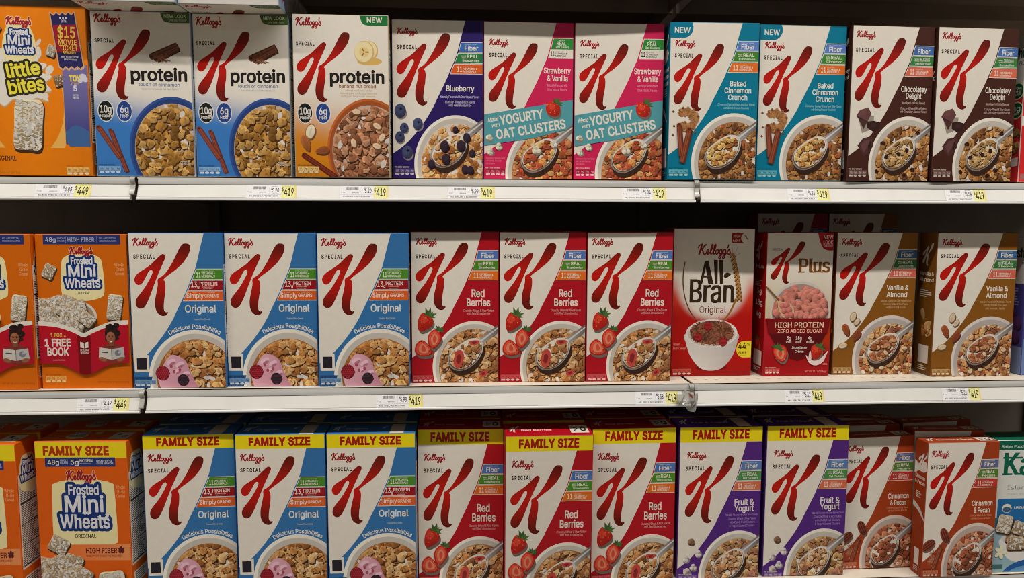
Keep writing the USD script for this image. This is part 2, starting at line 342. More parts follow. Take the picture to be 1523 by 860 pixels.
def strawberry(A, part, P, seed, leaf=None, half=False):
    rng = np.random.default_rng(seed); g = Polygon(spline(P, n=4)).buffer(0); c = g.centroid; b = g.bounds; r = (b[2] - b[0]) / 2
    A.poly(part, affinity.translate(g, .014, .03), ink(100, 92, 84))
    red = ink(172, 34, 22)
    A.poly(part, g, lit(red, c.x, c.y, r, .32))
    if half:
        A.poly(part, affinity.scale(g, .84, .84), lit(ink(196, 74, 52), c.x, c.y, r, .2))
        A.poly(part, affinity.scale(g, .55, .6), ink(204, 120, 92)); A.poly(part, affinity.scale(g, .25, .4), ink(188, 70, 50))
    else:
        A.poly(part, affinity.translate(affinity.scale(g, .45, .4), -r * .2, -r * .3), ink(196, 62, 42))
    for _ in range(26):
        x, y = rng.uniform(b[0], b[2]), rng.uniform(b[1], b[3])
        if g.buffer(-r * .12).contains(Point(x, y)) and not (half and affinity.scale(g, .6, .6).contains(Point(x, y))): A.poly(part, ell(x, y, r * .05, r * .07, 6), ink(206, 130, 70) if rng.random() < .6 else ink(110, 18, 12))
    if leaf: leafy(A, part, leaf[0], leaf[1], leaf[2], rng)
def almond(A, part, x, y, L, rot, base=ink(142, 72, 36)):
    t = np.linspace(0, 2 * np.pi, 22, endpoint=False); px = L * np.cos(t); py = L * .52 * np.sin(t) * (1 - .32 * np.cos(t)); c, s = math.cos(rot), math.sin(rot)
    g = Polygon(np.c_[x + px * c - py * s, y + px * s + py * c])
    A.poly(part, affinity.translate(g, .01, .02), shade(base, .4)); A.poly(part, g, lit(base, x, y, L, .35))
    for k in (-.4, -.15, .1, .35):
        A.poly(part, affinity.translate(affinity.scale(affinity.rotate(g, 0), .8, .8), 0, 0).intersection(LineString([(x - L * c - k * L * s * .5, y - L * s + k * L * c * .5), (x + L * c - k * L * s * .5, y + L * s + k * L * c * .5)]).buffer(L * .022)), shade(base, .68))
def slice_(A, part, x, y, L, rot, base=ink(196, 178, 148)):
    g = ell(x, y, L, L * .62, 20, rot); A.poly(part, affinity.translate(g, .008, .016), ink(90, 70, 50)); A.poly(part, g, ink(140, 96, 58)); A.poly(part, affinity.scale(g, .88, .88), lit(base, x, y, L, .15)); A.poly(part, ell(x, y, L * .55, L * .12, 10, rot), shade(base, .82))
def stick(A, part, a, b, w, base=ink(132, 66, 42)):
    a, b = np.array(a), np.array(b); d = (b - a) / np.linalg.norm(b - a); q = np.array([-d[1], d[0]]) * w
    A.poly(part, [a + q + .012, b + q + .012, b - q + .012, a - q + .012], shade(base, .4))
    for k0, k1, s in ((-1, -.55, .62), (-.55, -.1, 1.15), (-.1, .08, .38), (.08, .62, 1.05), (.62, 1, .6)):
        A.poly(part, [a + q * k0, b + q * k0, b + q * k1, a + q * k1], shade(base, s))
    for e in (a,): A.poly(part, ell(e[0], e[1], w * 1.0, w * .7, 12, math.atan2(q[1], q[0])), shade(base, .75)); A.poly(part, ell(e[0], e[1], w * .5, w * .35, 10), shade(base, .3))
def cluster(A, part, x, y, r, base, seed, n=7):
    rng = np.random.default_rng(seed); A.poly(part, ell(x + r * .2, y + r * .35, r * 1.05, r * .9, 14), shade(base, .32))
    for _ in range(n):
        a = rng.random() * 6; ball(A, part, x + math.cos(a) * r * .5, y + math.sin(a) * r * .5, r * .55, r * .5, shade(base, rng.uniform(.8, 1.1)), .3, .12, 9)
def berry(A, part, x, y, r, base=ink(56, 62, 92), crown=True, seed=0):
    A.poly(part, ell(x + r * .15, y + r * .45, r * 1.0, r * 1.05, 20), shade(base, .3) if not crown else ink(120, 112, 108))
    A.poly(part, ell(x, y, r, r * 1.22, 24), lit(base, x, y, r, .4)); A.poly(part, ell(x - r * .2, y - r * .2, r * .6, r * .7, 16), shade(base, 1.25))
    if crown:
        g = [(x + r * .12 + .34 * r * (1 if k % 2 else .45) * math.cos(k * math.pi / 5), y - r * .35 + .4 * r * (1 if k % 2 else .45) * math.sin(k * math.pi / 5)) for k in range(10)]
        A.poly(part, g, ink(18, 18, 28))
def raspberry(A, part, x, y, r, base, seed):
    rng = np.random.default_rng(seed); A.poly(part, ell(x, y, r, r * 1.1, 18), shade(base, .45))
    for i in range(-3, 4):
        for j in range(-3, 4):
            u, v = (i + .5 * (j % 2)) * r * .3, j * r * .3
            if u * u + v * v < r * r * .9: ball(A, part, x + u, y + v, r * .17, r * .18, shade(base, rng.uniform(.8, 1.2)), .4, .5, 7)
def biscuit(A, part, x, y, w, h, rot, seed, frost=.6):
    """A woven wheat biscuit with sugar frosting."""
    rng = np.random.default_rng(seed); base = mix(ink(142, 108, 66), ink(186, 170, 142), min(1, frost * .85)); fr = ink(208, 203, 192)
    q = affinity.rotate(Polygon(spline([(x - w, y - h), (x, y - h * 1.08), (x + w, y - h), (x + w * 1.06, y), (x + w, y + h), (x, y + h * 1.07), (x - w, y + h), (x - w * 1.06, y)], n=4)), rot)
    A.poly(part, affinity.translate(affinity.scale(q, 1.04, 1.04), .008, .018), ink(58, 40, 26)); A.poly(part, q, lit(base, x, y, w, .5))
    for k in np.linspace(-.95, .95, 13):
        wv = [(x - w + 2 * w * t, y + k * h + h * .05 * math.sin(t * 17 + k * 40)) for t in np.linspace(0, 1, 9)]
        ln = affinity.rotate(LineString(wv), rot, origin=(x, y)); A.poly(part, ln.buffer(h * .022).intersection(q), shade(base, rng.uniform(.5, .75)))
        ln = affinity.rotate(LineString([(a, b + h * .07) for a, b in wv]), rot, origin=(x, y)); A.poly(part, ln.buffer(h * .02).intersection(q), shade(base, 1.25))
    for k in np.linspace(-.8, .8, 6):
        ln2 = affinity.rotate(LineString([(x + k * w, y - h), (x + k * w * .9, y + h)]), rot, origin=(x, y)); A.poly(part, ln2.buffer(w * .018).intersection(q), shade(base, .72))
    for _ in range(int(70 * frost)):
        g = blob(rng, x + rng.uniform(-1, 1) * w, y + rng.uniform(-1, 1) * h, w * rng.uniform(.08, .30), 7, .55, rng.random() * 3)
        A.poly(part, affinity.rotate(g, rot, origin=(x, y)).intersection(q), shade(fr, rng.uniform(.66, 1.02)))
def micro(A, part, lines, x, y, h, lead, col, al='c', w=None, bold=False, shear=0):
    if part.endswith('title_lettering') and h < .031: part = part.replace('title_lettering', 'small_print')
    for k, s in enumerate(lines): A.text(part, s, x, y + k * lead, h, col, bold, w=(w[k] if w else None), al=al, shear=shear)
def facts(A, part, x, y, w, col, icon, n=4, s=1.):
    """The row of small nutrition icons with the serving line over it."""
    A.text(part, 'PER 1 CUP SERVING', x, y, .013 * s, col, True, w=w * .72)
    d = w / n
    for k in range(n):
        A.poly(part, sbox(x + k * d + .003, y + .012 * s, x + (k + 1) * d - .006, y + .05 * s).buffer(.004), icon[0])
        A.text(part, ('140', '0g', '270mg', '4g')[k % 4], x + (k + .47) * d, y + .038 * s, .016 * s, icon[1], True, al='c', w=d * .55)
        A.poly(part, ell(x + (k + .47) * d, y + .068 * s, d * .4, .012 * s, 14) if k else sbox(x + .004, y + .058 * s, x + d - .006, y + .078 * s), icon[2])
        A.text(part, ('CALORIES', 'SAT FAT', 'SODIUM', 'SUGARS')[k % 4], x + (k + .47) * d, y + .051 * s, .007 * s, icon[1], al='c', w=d * .66)

SWOOSH = [(.808,0),(.762,.172),(.708,.377),(.655,.502),(.602,.628),(.543,.749),(.473,.888),(.45,.938),(.382,1.052),(.314,1.149),(.235,1.248),(.141,1.345),(0,1.45)]
def edge(y): a = np.array(SWOOSH); return float(np.interp(y, a[:, 1], a[:, 0]))
def badges(A, rows, oy=0., sl=0.):
    """The stack of slanted claim badges. rows: (y0, y1, colour, [(text, x, y, h, bold, w)], text colour)."""
    for y0, y1, c, tx, tc in rows:
        p = 'front_panel/claim_badge#%d' % round(y0 * 1000)
        e = lambda y: edge(y - oy)
        A.poly(p, [(e(y0) + .012, y0 - .006), (.998, y0 - .006), (.998, y1 + .006), (e(y1) + .012, y1 + .006)], WHITE)
        A.poly(p, [(e(y0) + .018, y0), (.998, y0), (.998, y1), (e(y1) + .018, y1)], c)
        for s, x, y, h, b, w in tx: A.text(p, s, x, y, h, tc, b, w=w)
GRN, ORG, BLU, RDB = ink(66, 124, 32), ink(202, 98, 26), ink(68, 104, 164), ink(150, 18, 26)
def fiber_rows(real, sub, y, cg=GRN, co=ORG, cb=BLU):
    W_ = WHITE
    return [(y, y + .1, cb, [('EXCELLENT SOURCE', .80, y + .022, .009, False, .14), ('Fiber', .80, y + .083, .052, True, .15)], W_),
            (y + .116, y + .217, cg, [('MADE', .765, y + .15, .012, True, .05), ('WITH', .765, y + .17, .012, True, .05), (real, .825, y + .166, .036, True, .125), (sub, .775, y + .203, .022, True, .185)], W_),
            (y + .233, y + .333, co, [('11', .715, y + .312, .058, True, .055), ('EXCELLENT SOURCE', .785, y + .262, .009, False, .09), ('VITAMINS &', .785, y + .289, .02, True, .155), ('MINERALS', .785, y + .317, .02, True, .14)], W_)]
def base_front(A, name, col, white=WHITE, oy=0., special=.31, kel=(.045, .055, .27), k=(1, 1, 0, .114), sp=(.05, .226), tail=True):
    A.poly('front_panel', A.panel, white)
    s = [(x, y + oy) for x, y in SWOOSH]; s = ([(.85, 0)] if oy else []) + s + [(-.1, s[-1][1] + .07)]
    A.poly('front_panel', spline(s, False, 4).tolist() + [(0, A.asp + .2), (1, A.asp + .2), (1, 0)], col)
    script(A, 'front_panel/brand_lettering', *kel, K_RED)
    A.text('front_panel/range_lettering', 'SPECIAL', sp[0], special, .042, ink(54, 46, 42), w=sp[1], grow=.0024, track=.3)
    k_emblem(A, 'front_panel/letter_emblem', *k)
FLK = [ink(176, 122, 66), ink(196, 148, 92), ink(150, 94, 46), ink(204, 164, 112)]
FRED = [ink(166, 112, 62), ink(190, 142, 92), ink(140, 90, 52), ink(198, 156, 110)]
FDRK = [ink(126, 84, 46), ink(156, 110, 60), ink(104, 66, 36), ink(172, 126, 74)]
RIM = ink(196, 190, 178)

# ---- one function per design: returns the Art of its front
def d_original(fam=False):
    asp = 1.861 if fam else 1.713; A = Art(asp); blue = ink(46, 101, 152); oy = .105 if fam else 0
    if fam:
        base_front(A, 'o', blue, oy=oy, special=.432, kel=(.05, .222, .27), k=(1, 1, 0, .257))
        family(A, blue, .163)
    else: base_front(A, 'o', blue, special=.278)
    y = .396 + oy; W_ = WHITE
    badges(A, [(y, y + .108, GRN, [('EXCELLENT SOURCE', .77, y + .024, .009, False, .14), ('11', .715, y + .088, .056, True, .045), ('VITAMINS +', .77, y + .056, .021, True, .15), ('MINERALS', .77, y + .088, .024, True, .145)], W_),
               (y + .123, y + .226, ink(140, 16, 24), [('13', .655, y + .196, .06, True, .062), ('g', .72, y + .204, .03, True, .022), ('PROTEIN', .747, y + .178, .04, True, .19), ('PER SERVING WITH MILK', .775, y + .2, .009, False, .12), ('6g FROM CEREAL', .785, y + .217, .009, False, .10)], W_),
               (y + .241, y + .345, ink(200, 84, 30), [('made', .67, y + .262, .010, False, .04), ('Simply', .60, y + .316, .052, True, .185), ('GRAINS', .795, y + .31, .036, True, .155), ('TOASTED', .83, y + .262, .010, False, .08)], W_)], oy)
    A.text('front_panel/title_lettering', 'Original', .748, .868 + oy, .075, WHITE, w=.335, al='c', grow=.002)
    A.text('front_panel/title_lettering', 'Toasted Rice Cereal', .755, .955 + oy, .02, shade(WHITE, .8), w=.18, al='c')
    R = .545
    def arc(px, py):
        t = px / R; r = R - py; return (r * math.sin(t), -r * math.cos(t) + R)
    A.text('front_panel/title_lettering', 'Delicious Possibilities', .675, 1.05 + oy, .046, WHITE, True, w=.56, al='c', fn=arc)
    p = 'front_panel/bowl_picture'
    bowl(A, p, .675, 1.62 + oy, .515, .555, RIM, .085, ink(150, 98, 56), FLK, .058, 150, 11 + fam, milkp=.06)
    A.poly(p, spline([(.26,1.60 + oy),(.31,1.48 + oy),(.37,1.38 + oy),(.43,1.34 + oy),(.52,1.37 + oy),(.58,1.43 + oy),(.61,1.52 + oy),(.66,1.64 + oy),(.70,1.74 + oy),(.5,1.8 + oy),(.33,1.78 + oy)], n=4), lambda x, yy: mix(ink(204, 156, 168), ink(176, 116, 134), (x - .25) * 1.6 + (yy - 1.4 - oy) * .5))
    for x, yy, r in ((.41, 1.42, .055), (.50, 1.45, .05), (.47, 1.52, .04), (.56, 1.56, .05)):
        A.poly(p, ell(x, yy + oy, r, r * .55, 16, -.5), ink(212, 174, 184)); A.poly(p, ell(x + .012, yy + .02 + oy, r * .7, r * .3, 14, -.5), ink(164, 102, 122))
    for x, yy in ((.41, 1.47), (.44, 1.53), (.5, 1.51)): A.poly(p, ell(x, yy + oy, .016, .02, 8), ink(150, 66, 84))
    raspberry(A, p, .315, 1.545 + oy, .075, ink(136, 30, 42), 3); raspberry(A, p, .535, 1.625 + oy, .062, ink(50, 34, 44), 4)
    if not fam or True:
        A.poly('front_panel/scan_badge', sbox(.022, 1.352 + oy, .16, 1.525 + oy).buffer(.01), WHITE); A.poly('front_panel/scan_badge', sbox(.042, 1.377 + oy, .14, 1.5 + oy).buffer(.004), ink(34, 30, 38))
    A.poly('front_panel/nutrition_strip', [(0.004, 1.585 + oy), (.2, 1.585 + oy), (.17, asp - .004), (.004, asp - .004)], ink(32, 74, 120))
    facts(A, 'front_panel/nutrition_strip', .012, 1.612 + oy, .225, ink(24, 48, 84), (ink(96, 132, 168), ink(40, 70, 110), ink(186, 186, 190)), 4, 1.0)
    return A
def family(A, col, hh=.163):
    """The yellow size banner across the top; the coloured sweep goes on above it."""
    p = 'front_panel/size_banner'
    A.poly(p, sbox(.003, .003, .997, hh), ink(214, 194, 16)); A.text(p, 'FAMILY SIZE', .495, hh * .76, hh * .53, ink(150, 22, 14), True, w=.68, al='c', grow=.005, track=.06)
def d_red(fam=False):
    asp = 1.739 if fam else 1.744; A = Art(asp); red = ink(158, 14, 26); oy = .185 if fam else 0
    if fam:
        base_front(A, 'r', red, oy=oy, special=.482, kel=(.07, .272, .25), k=(.975, .973, .01, .33), sp=(.07, .225))
        family(A, red, .17)
        badges(A, fiber_rows('REAL', 'Strawberries', .40), oy)
    else:
        base_front(A, 'r', red, special=.30, kel=(.055, .07, .24), sp=(.055, .22), k=(.99, .97, 0, .125)); badges(A, fiber_rows('REAL', 'Strawberries', .214), oy)
    t = 'front_panel/title_lettering'
    A.text(t, 'Red', .765, .745 + oy, .085, WHITE, w=.145, al='c', grow=.003); A.text(t, 'Berries', .77, .852 + oy, .085, WHITE, w=.27, al='c', grow=.003)
    micro(A, t, ['Crunchy Wheat & Rice Flakes', 'with Real Strawberries'], .768, .915 + oy, .026, .034, ink(200, 160, 156), w=[.35, .27], shear=.2)
    p = 'front_panel/bowl_picture'
    bowl(A, p, .72, 1.565 + oy, .482, .54, RIM, .07, ink(150, 110, 74), FRED, .05, 190, 21 + fam, milkp=.1)
    spoon(A, p, FRED, .045, 46, 23, oy=oy)
    for P in ([(.5,1.40),(.56,1.36),(.6,1.42),(.575,1.53),(.53,1.575),(.48,1.52)], [(.66,1.26),(.76,1.25),(.78,1.28),(.70,1.31)], [(.78,1.63),(.87,1.60),(.86,1.66),(.8,1.68)]):
        q = [(a, b + oy) for a, b in P]; A.poly(p, spline(q, n=3), ink(176, 66, 58)); A.poly(p, affinity.scale(Polygon(q), .5, .6), ink(120, 36, 32))
    strawberry(A, 'front_panel/strawberry_picture#1', [(a, b + oy) for a, b in [(.133,.926),(.09,.97),(.071,1.039),(.075,1.12),(.115,1.145),(.18,1.12),(.238,1.075),(.25,1.018),(.215,.96)]], 1, (.195, .965 + oy, .095))
    strawberry(A, 'front_panel/strawberry_picture#2', [(a, b + oy) for a, b in [(.25,1.125),(.187,1.199),(.195,1.302),(.248,1.352),(.30,1.31),(.345,1.235),(.31,1.15)]], 2, (.315, 1.14 + oy, .07), True)
    strawberry(A, 'front_panel/strawberry_picture#3', [(a, b + oy) for a, b in [(.114,1.245),(.046,1.301),(.04,1.392),(.112,1.433),(.2,1.425),(.235,1.39),(.19,1.30)]], 3, None, True)
    facts(A, 'front_panel/nutrition_strip', .015, 1.65 if not fam else 1.66, .225, ink(110, 10, 16), (ink(176, 70, 74), ink(120, 20, 26), ink(200, 170, 166)))
    return A
def d_blue():
    A = Art(1.725); c = ink(36, 22, 86); base_front(A, 'b', c, special=.315, kel=(.055, .085, .225), sp=(.055, .22), k=(.97, .985, 0, .14))
    badges(A, fiber_rows('REAL', 'Blueberries', .24, ink(36, 112, 60), ink(196, 84, 28), ink(54, 98, 166)))
    t = 'front_panel/title_lettering'; A.text(t, 'Blueberry', .75, .765, .062, WHITE, True, w=.31, al='c')
    A.text(t, 'Naturally Flavored with Other Natural Flavors', .745, .838, .024, ink(176, 168, 190), w=.43, al='c', bold=True)
    micro(A, t, ['Crunchy Wheat & Rice Flakes', 'with Real Blueberries'], .745, .893, .026, .035, ink(190, 184, 196), w=[.33, .25], shear=.2)
    p = 'front_panel/bowl_picture'; bowl(A, p, .70, 1.57, .465, .545, RIM, .07, ink(200, 186, 172), FLK, .052, 170, 31, milkp=.18, dark=ink(110, 70, 36))
    spoon(A, p, FLK, .05, 36, 32, milkp=.15)
    for x, y, r in ((.575,1.365,.05),(.755,1.36,.048),(.588,1.505,.048),(.424,1.565,.04),(.88,1.44,.034),(.695,1.185,.03),(.80,1.62,.04),(.86,1.63,.04),(.82,1.27,.04)): berry(A, p, x, y, r, ink(44, 32, 44), False)
    for k, (x, y, r) in enumerate(((.085,.982,.064),(.127,1.17,.048),(.278,1.124,.055),(.078,1.27,.052),(.16,1.436,.06))): berry(A, 'front_panel/blueberry_picture#%d' % k, x, y, r)
    facts(A, 'front_panel/nutrition_strip', .02, 1.605, .22, WHITE, (ink(70, 60, 110), ink(160, 150, 170), ink(178, 170, 178)))
    return A
def d_straw():
    A = Art(1.725); c = ink(186, 30, 76); teal = ink(74, 142, 150)
    base_front(A, 's', c, special=.385, kel=(.058, .19, .215), sp=(.058, .2), k=(.90, .905, .006, .228))
    y = .172; W_ = WHITE
    badges(A, [(y, y + .118, ink(40, 122, 50), [('MADE WITH', .835, y + .028, .012, True, .07), ('REAL', .815, y + .073, .04, True, .105), ('Oat Clusters', .79, y + .105, .024, True, .16)], W_)])
    badges(A, [(y + .124, y + .212, WHITE, [('11', .745, y + .192, .052, True, .045), ('EXCELLENT SOURCE', .80, y + .15, .01, False, .09), ('VITAMINS &', .80, y + .174, .018, True, .13), ('MINERALS', .80, y + .198, .018, True, .12)], ink(40, 52, 46))])
    t = 'front_panel/title_lettering'; A.text(t, 'Strawberry', .82, .55, .06, WHITE, w=.30, al='c', grow=.002); A.text(t, '& Vanilla', .825, .635, .06, WHITE, w=.23, al='c', grow=.002)
    micro(A, t, ['Naturally Flavored with', 'Other Natural Flavors'], .82, .695, .028, .05, ink(222, 140, 164), w=[.235, .22])
    p = 'front_panel/bowl_picture'; bowl(A, p, .72, 1.66, .48, .56, RIM, .07, ink(160, 110, 74), [ink(170, 100, 58), ink(186, 122, 70), ink(150, 76, 44), ink(196, 150, 92), ink(166, 70, 48)], .05, 150, 41, milkp=.1)
    b = 'front_panel/cluster_banner'
    A.poly(b, [(0, 1.012), (1, .84), (1, 1.15), (.55, 1.268), (0, 1.354)], teal)
    spoon(A, p, [ink(190, 132, 72), ink(178, 96, 56), ink(200, 160, 90), ink(166, 76, 50)], .052, 46, 43, oy=.045, milkp=.05)
    cluster(A, p, .59, 1.40, .05, ink(196, 186, 166), 5); cluster(A, p, .79, 1.34, .035, ink(206, 196, 176), 6)
    A.text(b, 'Made', .045, 1.095, .045, WHITE, True, w=.115, rot=9, shear=.25); A.text(b, 'with', .085, 1.155, .04, WHITE, True, w=.09, rot=9, shear=.25)
    A.text(b, 'YOGURTY', .185, 1.125, .098, WHITE, True, w=.49, rot=9.5, grow=.002); A.text(b, 'OAT CLUSTERS', .145, 1.282, .098, WHITE, True, w=.79, rot=9.5, grow=.002)
    strawberry(A, 'front_panel/strawberry_picture', [(.70,.90),(.745,.86),(.82,.87),(.855,.92),(.85,.99),(.81,1.025),(.75,1.015),(.70,.975)], 9, (.82, .885, .075))
    for k, (x, y_) in enumerate(((.06,1.27),(.165,1.36),(.072,1.42))): cluster(A, 'front_panel/cluster_picture#%d' % k, x, y_, .038, ink(206, 200, 176), k)
    micro(A, 'front_panel/title_lettering', ['Strawberry Flavored Flakes', 'with Vanilla Flavored', 'Oat Clusters'], .02, 1.50, .02, .03, ink(214, 120, 140), al='l', w=[.215, .17, .1], shear=.2)
    facts(A, 'front_panel/nutrition_strip', .02, 1.605, .22, WHITE, (ink(150, 30, 60), ink(206, 150, 160), ink(206, 176, 180)))
    return A
def d_bcc():
    A = Art(1.725); c = ink(0, 108, 134)
    base_front(A, 'c', c, special=.383, kel=(.055, .195, .225), sp=(.055, .205), k=(.91, .925, .005, .232))
    p = 'front_panel/new_badge'; A.poly(p, unary_union([sbox(0, 0, .15, .17), ell(.15, .06, .105, .11, 30)]), c); A.text(p, 'NEW', .135, .115, .06, WHITE, True, w=.175, al='c')
    badges(A, fiber_rows('REAL', 'Cinnamon', .202, ink(60, 122, 46), ink(204, 100, 30), ink(84, 116, 178)))
    t = 'front_panel/title_lettering'
    for s, y, w in (('Baked', .69, .18), ('Cinnamon', .765, .30), ('Crunch', .84, .215)): A.text(t, s, .775, y, .058, WHITE, w=w, al='c', grow=.002)
    micro(A, t, ['Cinnamon Dusted Wheat and Rice Flakes', 'with Baked Streusel Crunchies'], .76, .90, .024, .038, ink(150, 186, 190), w=[.42, .29], shear=.2)
    q = 'front_panel/bowl_picture'; bowl(A, q, .745, 1.53, .48, .545, RIM, .075, ink(150, 100, 62), FDRK + [ink(150, 84, 44)], .042, 230, 51, milkp=.1)
    spoon(A, q, [ink(190, 140, 76), ink(160, 104, 54), ink(204, 164, 96)], .036, 70, 52, milkp=.1)
    s = 'front_panel/cinnamon_picture'; rng = np.random.default_rng(5)
    for a in np.linspace(-2.6, 2.4, 60):
        for _ in range(3):
            rr = .088 + rng.normal() * .018; A.poly(s, blob(rng, .205 + rr * math.cos(a), 1.055 + rr * 1.05 * math.sin(a), .022, 7), shade(ink(150, 104, 62), rng.uniform(.6, 1.4)))
    for x, y in ((.05,.97),(.16,.93),(.33,1.02),(.05,1.23),(.30,1.2),(.06,1.13)): cluster(A, s, x, y, .013, ink(126, 84, 56), 3, 4)
    stick(A, 'front_panel/cinnamon_stick_picture', (.115, 1.115), (.145, 1.46), .026); stick(A, 'front_panel/cinnamon_stick_picture#2', (.235, 1.165), (.155, 1.53), .028)
    facts(A, 'front_panel/nutrition_strip', .015, 1.605, .225, ink(0, 60, 80), (ink(90, 160, 172), ink(10, 70, 90), ink(150, 180, 184)))
    return A
def d_choc():
    A = Art(1.725); c = ink(62, 32, 24); base_front(A, 'h', c, special=.29, kel=(.045, .06, .23), sp=(.045, .225), k=(.975, .985, 0, .128))
    r = fiber_rows('DELICIOUS', 'Chocolatey Flavor', .212, ink(52, 116, 60), ink(196, 96, 72), ink(60, 98, 158)); badges(A, r)
    t = 'front_panel/title_lettering'; A.text(t, 'Chocolatey', .775, .72, .06, WHITE, w=.315, al='c', grow=.002); A.text(t, 'Delight', .775, .795, .06, WHITE, w=.19, al='c', grow=.002)
    A.text(t, 'Naturally and Artificially Flavored', .775, .855, .024, ink(170, 150, 142), True, w=.29, al='c')
    micro(A, t, ['Crunchy Wheat & Rice Flakes', 'with Chocolatey Flavored Pieces'], .775, .915, .026, .038, ink(184, 164, 156), w=[.32, .33], shear=.2)
    p = 'front_panel/bowl_picture'; bowl(A, p, .73, 1.55, .475, .555, RIM, .075, ink(176, 150, 120), FLK + FDRK, .05, 180, 61, milkp=.14)
    spoon(A, p, [ink(176, 140, 86), ink(150, 112, 62), ink(190, 156, 108)], .046, 46, 62)
    rng = np.random.default_rng(4)
    for x, y in ((.42,1.30),(.62,1.42),(.47,1.45),(.85,1.18),(.36,1.62),(.7,1.66),(.8,1.6),(.72,1.38)): A.poly(p, blob(rng, x, y, .04, 5, .8, rng.random() * 3), ink(48, 26, 20))
    def chunk(k, P, cols):
        for q, cc in zip(P, cols): A.poly('front_panel/chocolate_picture#%d' % k, q, cc)
    a, b_, d = ink(92, 58, 58), ink(48, 28, 26), ink(70, 42, 40)
    chunk(0, [[(.10,1.0),(.16,1.19),(.29,1.14),(.30,1.0)], [(.082,.996),(.123,.933),(.223,.9),(.268,.973),(.222,1.057),(.106,1.027)], [(.082,.996),(.106,1.027),(.176,1.146),(.222,1.057)], [(.106,1.027),(.222,1.057),(.176,1.146)], [(.123,.933),(.223,.9),(.2,.98),(.11,1.0)]], [ink(140, 130, 120), a, b_, d, shade(a, 1.2)])
    chunk(1, [[(.22,1.06),(.30,1.05),(.385,1.07),(.36,1.15),(.29,1.17),(.22,1.13)], [(.27,1.075),(.34,1.08),(.32,1.12),(.26,1.12)]], [b_, ink(62, 36, 34)])
    chunk(2, [[(.11,1.33),(.177,1.245),(.289,1.223),(.30,1.34),(.26,1.40),(.195,1.442),(.14,1.37)], [(.15,1.33),(.19,1.27),(.27,1.26),(.24,1.33),(.19,1.41)], [(.24,1.33),(.27,1.26),(.29,1.34),(.25,1.39)]], [d, a, b_])
    facts(A, 'front_panel/nutrition_strip', .02, 1.60, .22, WHITE, (ink(104, 78, 70), ink(180, 166, 158), ink(178, 164, 156)))
    return A
def d_van():
    A = Art(1.744); c = ink(122, 76, 20); base_front(A, 'v', c, special=.30, kel=(.055, .07, .25), sp=(.05, .22), k=(.985, .97, 0, .128))
    badges(A, fiber_rows('REAL', 'Almonds', .212, ink(44, 104, 54), ink(190, 90, 72), ink(46, 86, 132)))
    t = 'front_panel/title_lettering'; A.text(t, 'Vanilla &', .775, .70, .06, WHITE, w=.27, al='c', grow=.002); A.text(t, 'Almond', .77, .785, .06, WHITE, w=.255, al='c', grow=.002)
    micro(A, t, ['Naturally Flavored with Other Natural Flavors', 'Crunchy Wheat & Rice Flakes', 'with Almonds & Vanilla'], .765, .845, .024, .04, ink(186, 158, 118), w=[.38, .30, .24])
    p = 'front_panel/bowl_picture'; bowl(A, p, .72, 1.56, .475, .55, ink(180, 172, 166), .075, ink(176, 150, 120), FRED + [ink(150, 88, 58)], .048, 180, 71, milkp=.16)
    spoon(A, p, [ink(160, 100, 66), ink(140, 80, 48), ink(180, 130, 92)], .046, 50, 72)
    for k, (x, y) in enumerate(((.9,1.42),(.8,1.66),(.5,1.68),(.62,1.66),(.66,1.47))): slice_(A, p, x, y, .035, k)
    slice_(A, 'front_panel/almond_picture#1', .235, 1.025, .062, 1.9); slice_(A, 'front_panel/almond_picture#2', .285, 1.09, .05, -.9)
    almond(A, 'front_panel/almond_picture#3', .155, 1.19, .078, 1.2); almond(A, 'front_panel/almond_picture#4', .29, 1.26, .075, 2.1, ink(126, 62, 40)); slice_(A, 'front_panel/almond_picture#5', .125, 1.385, .058, -.25)
    facts(A, 'front_panel/nutrition_strip', .015, 1.645, .225, ink(70, 40, 8), (ink(170, 136, 90), ink(90, 56, 16), ink(200, 186, 162)))
    return A
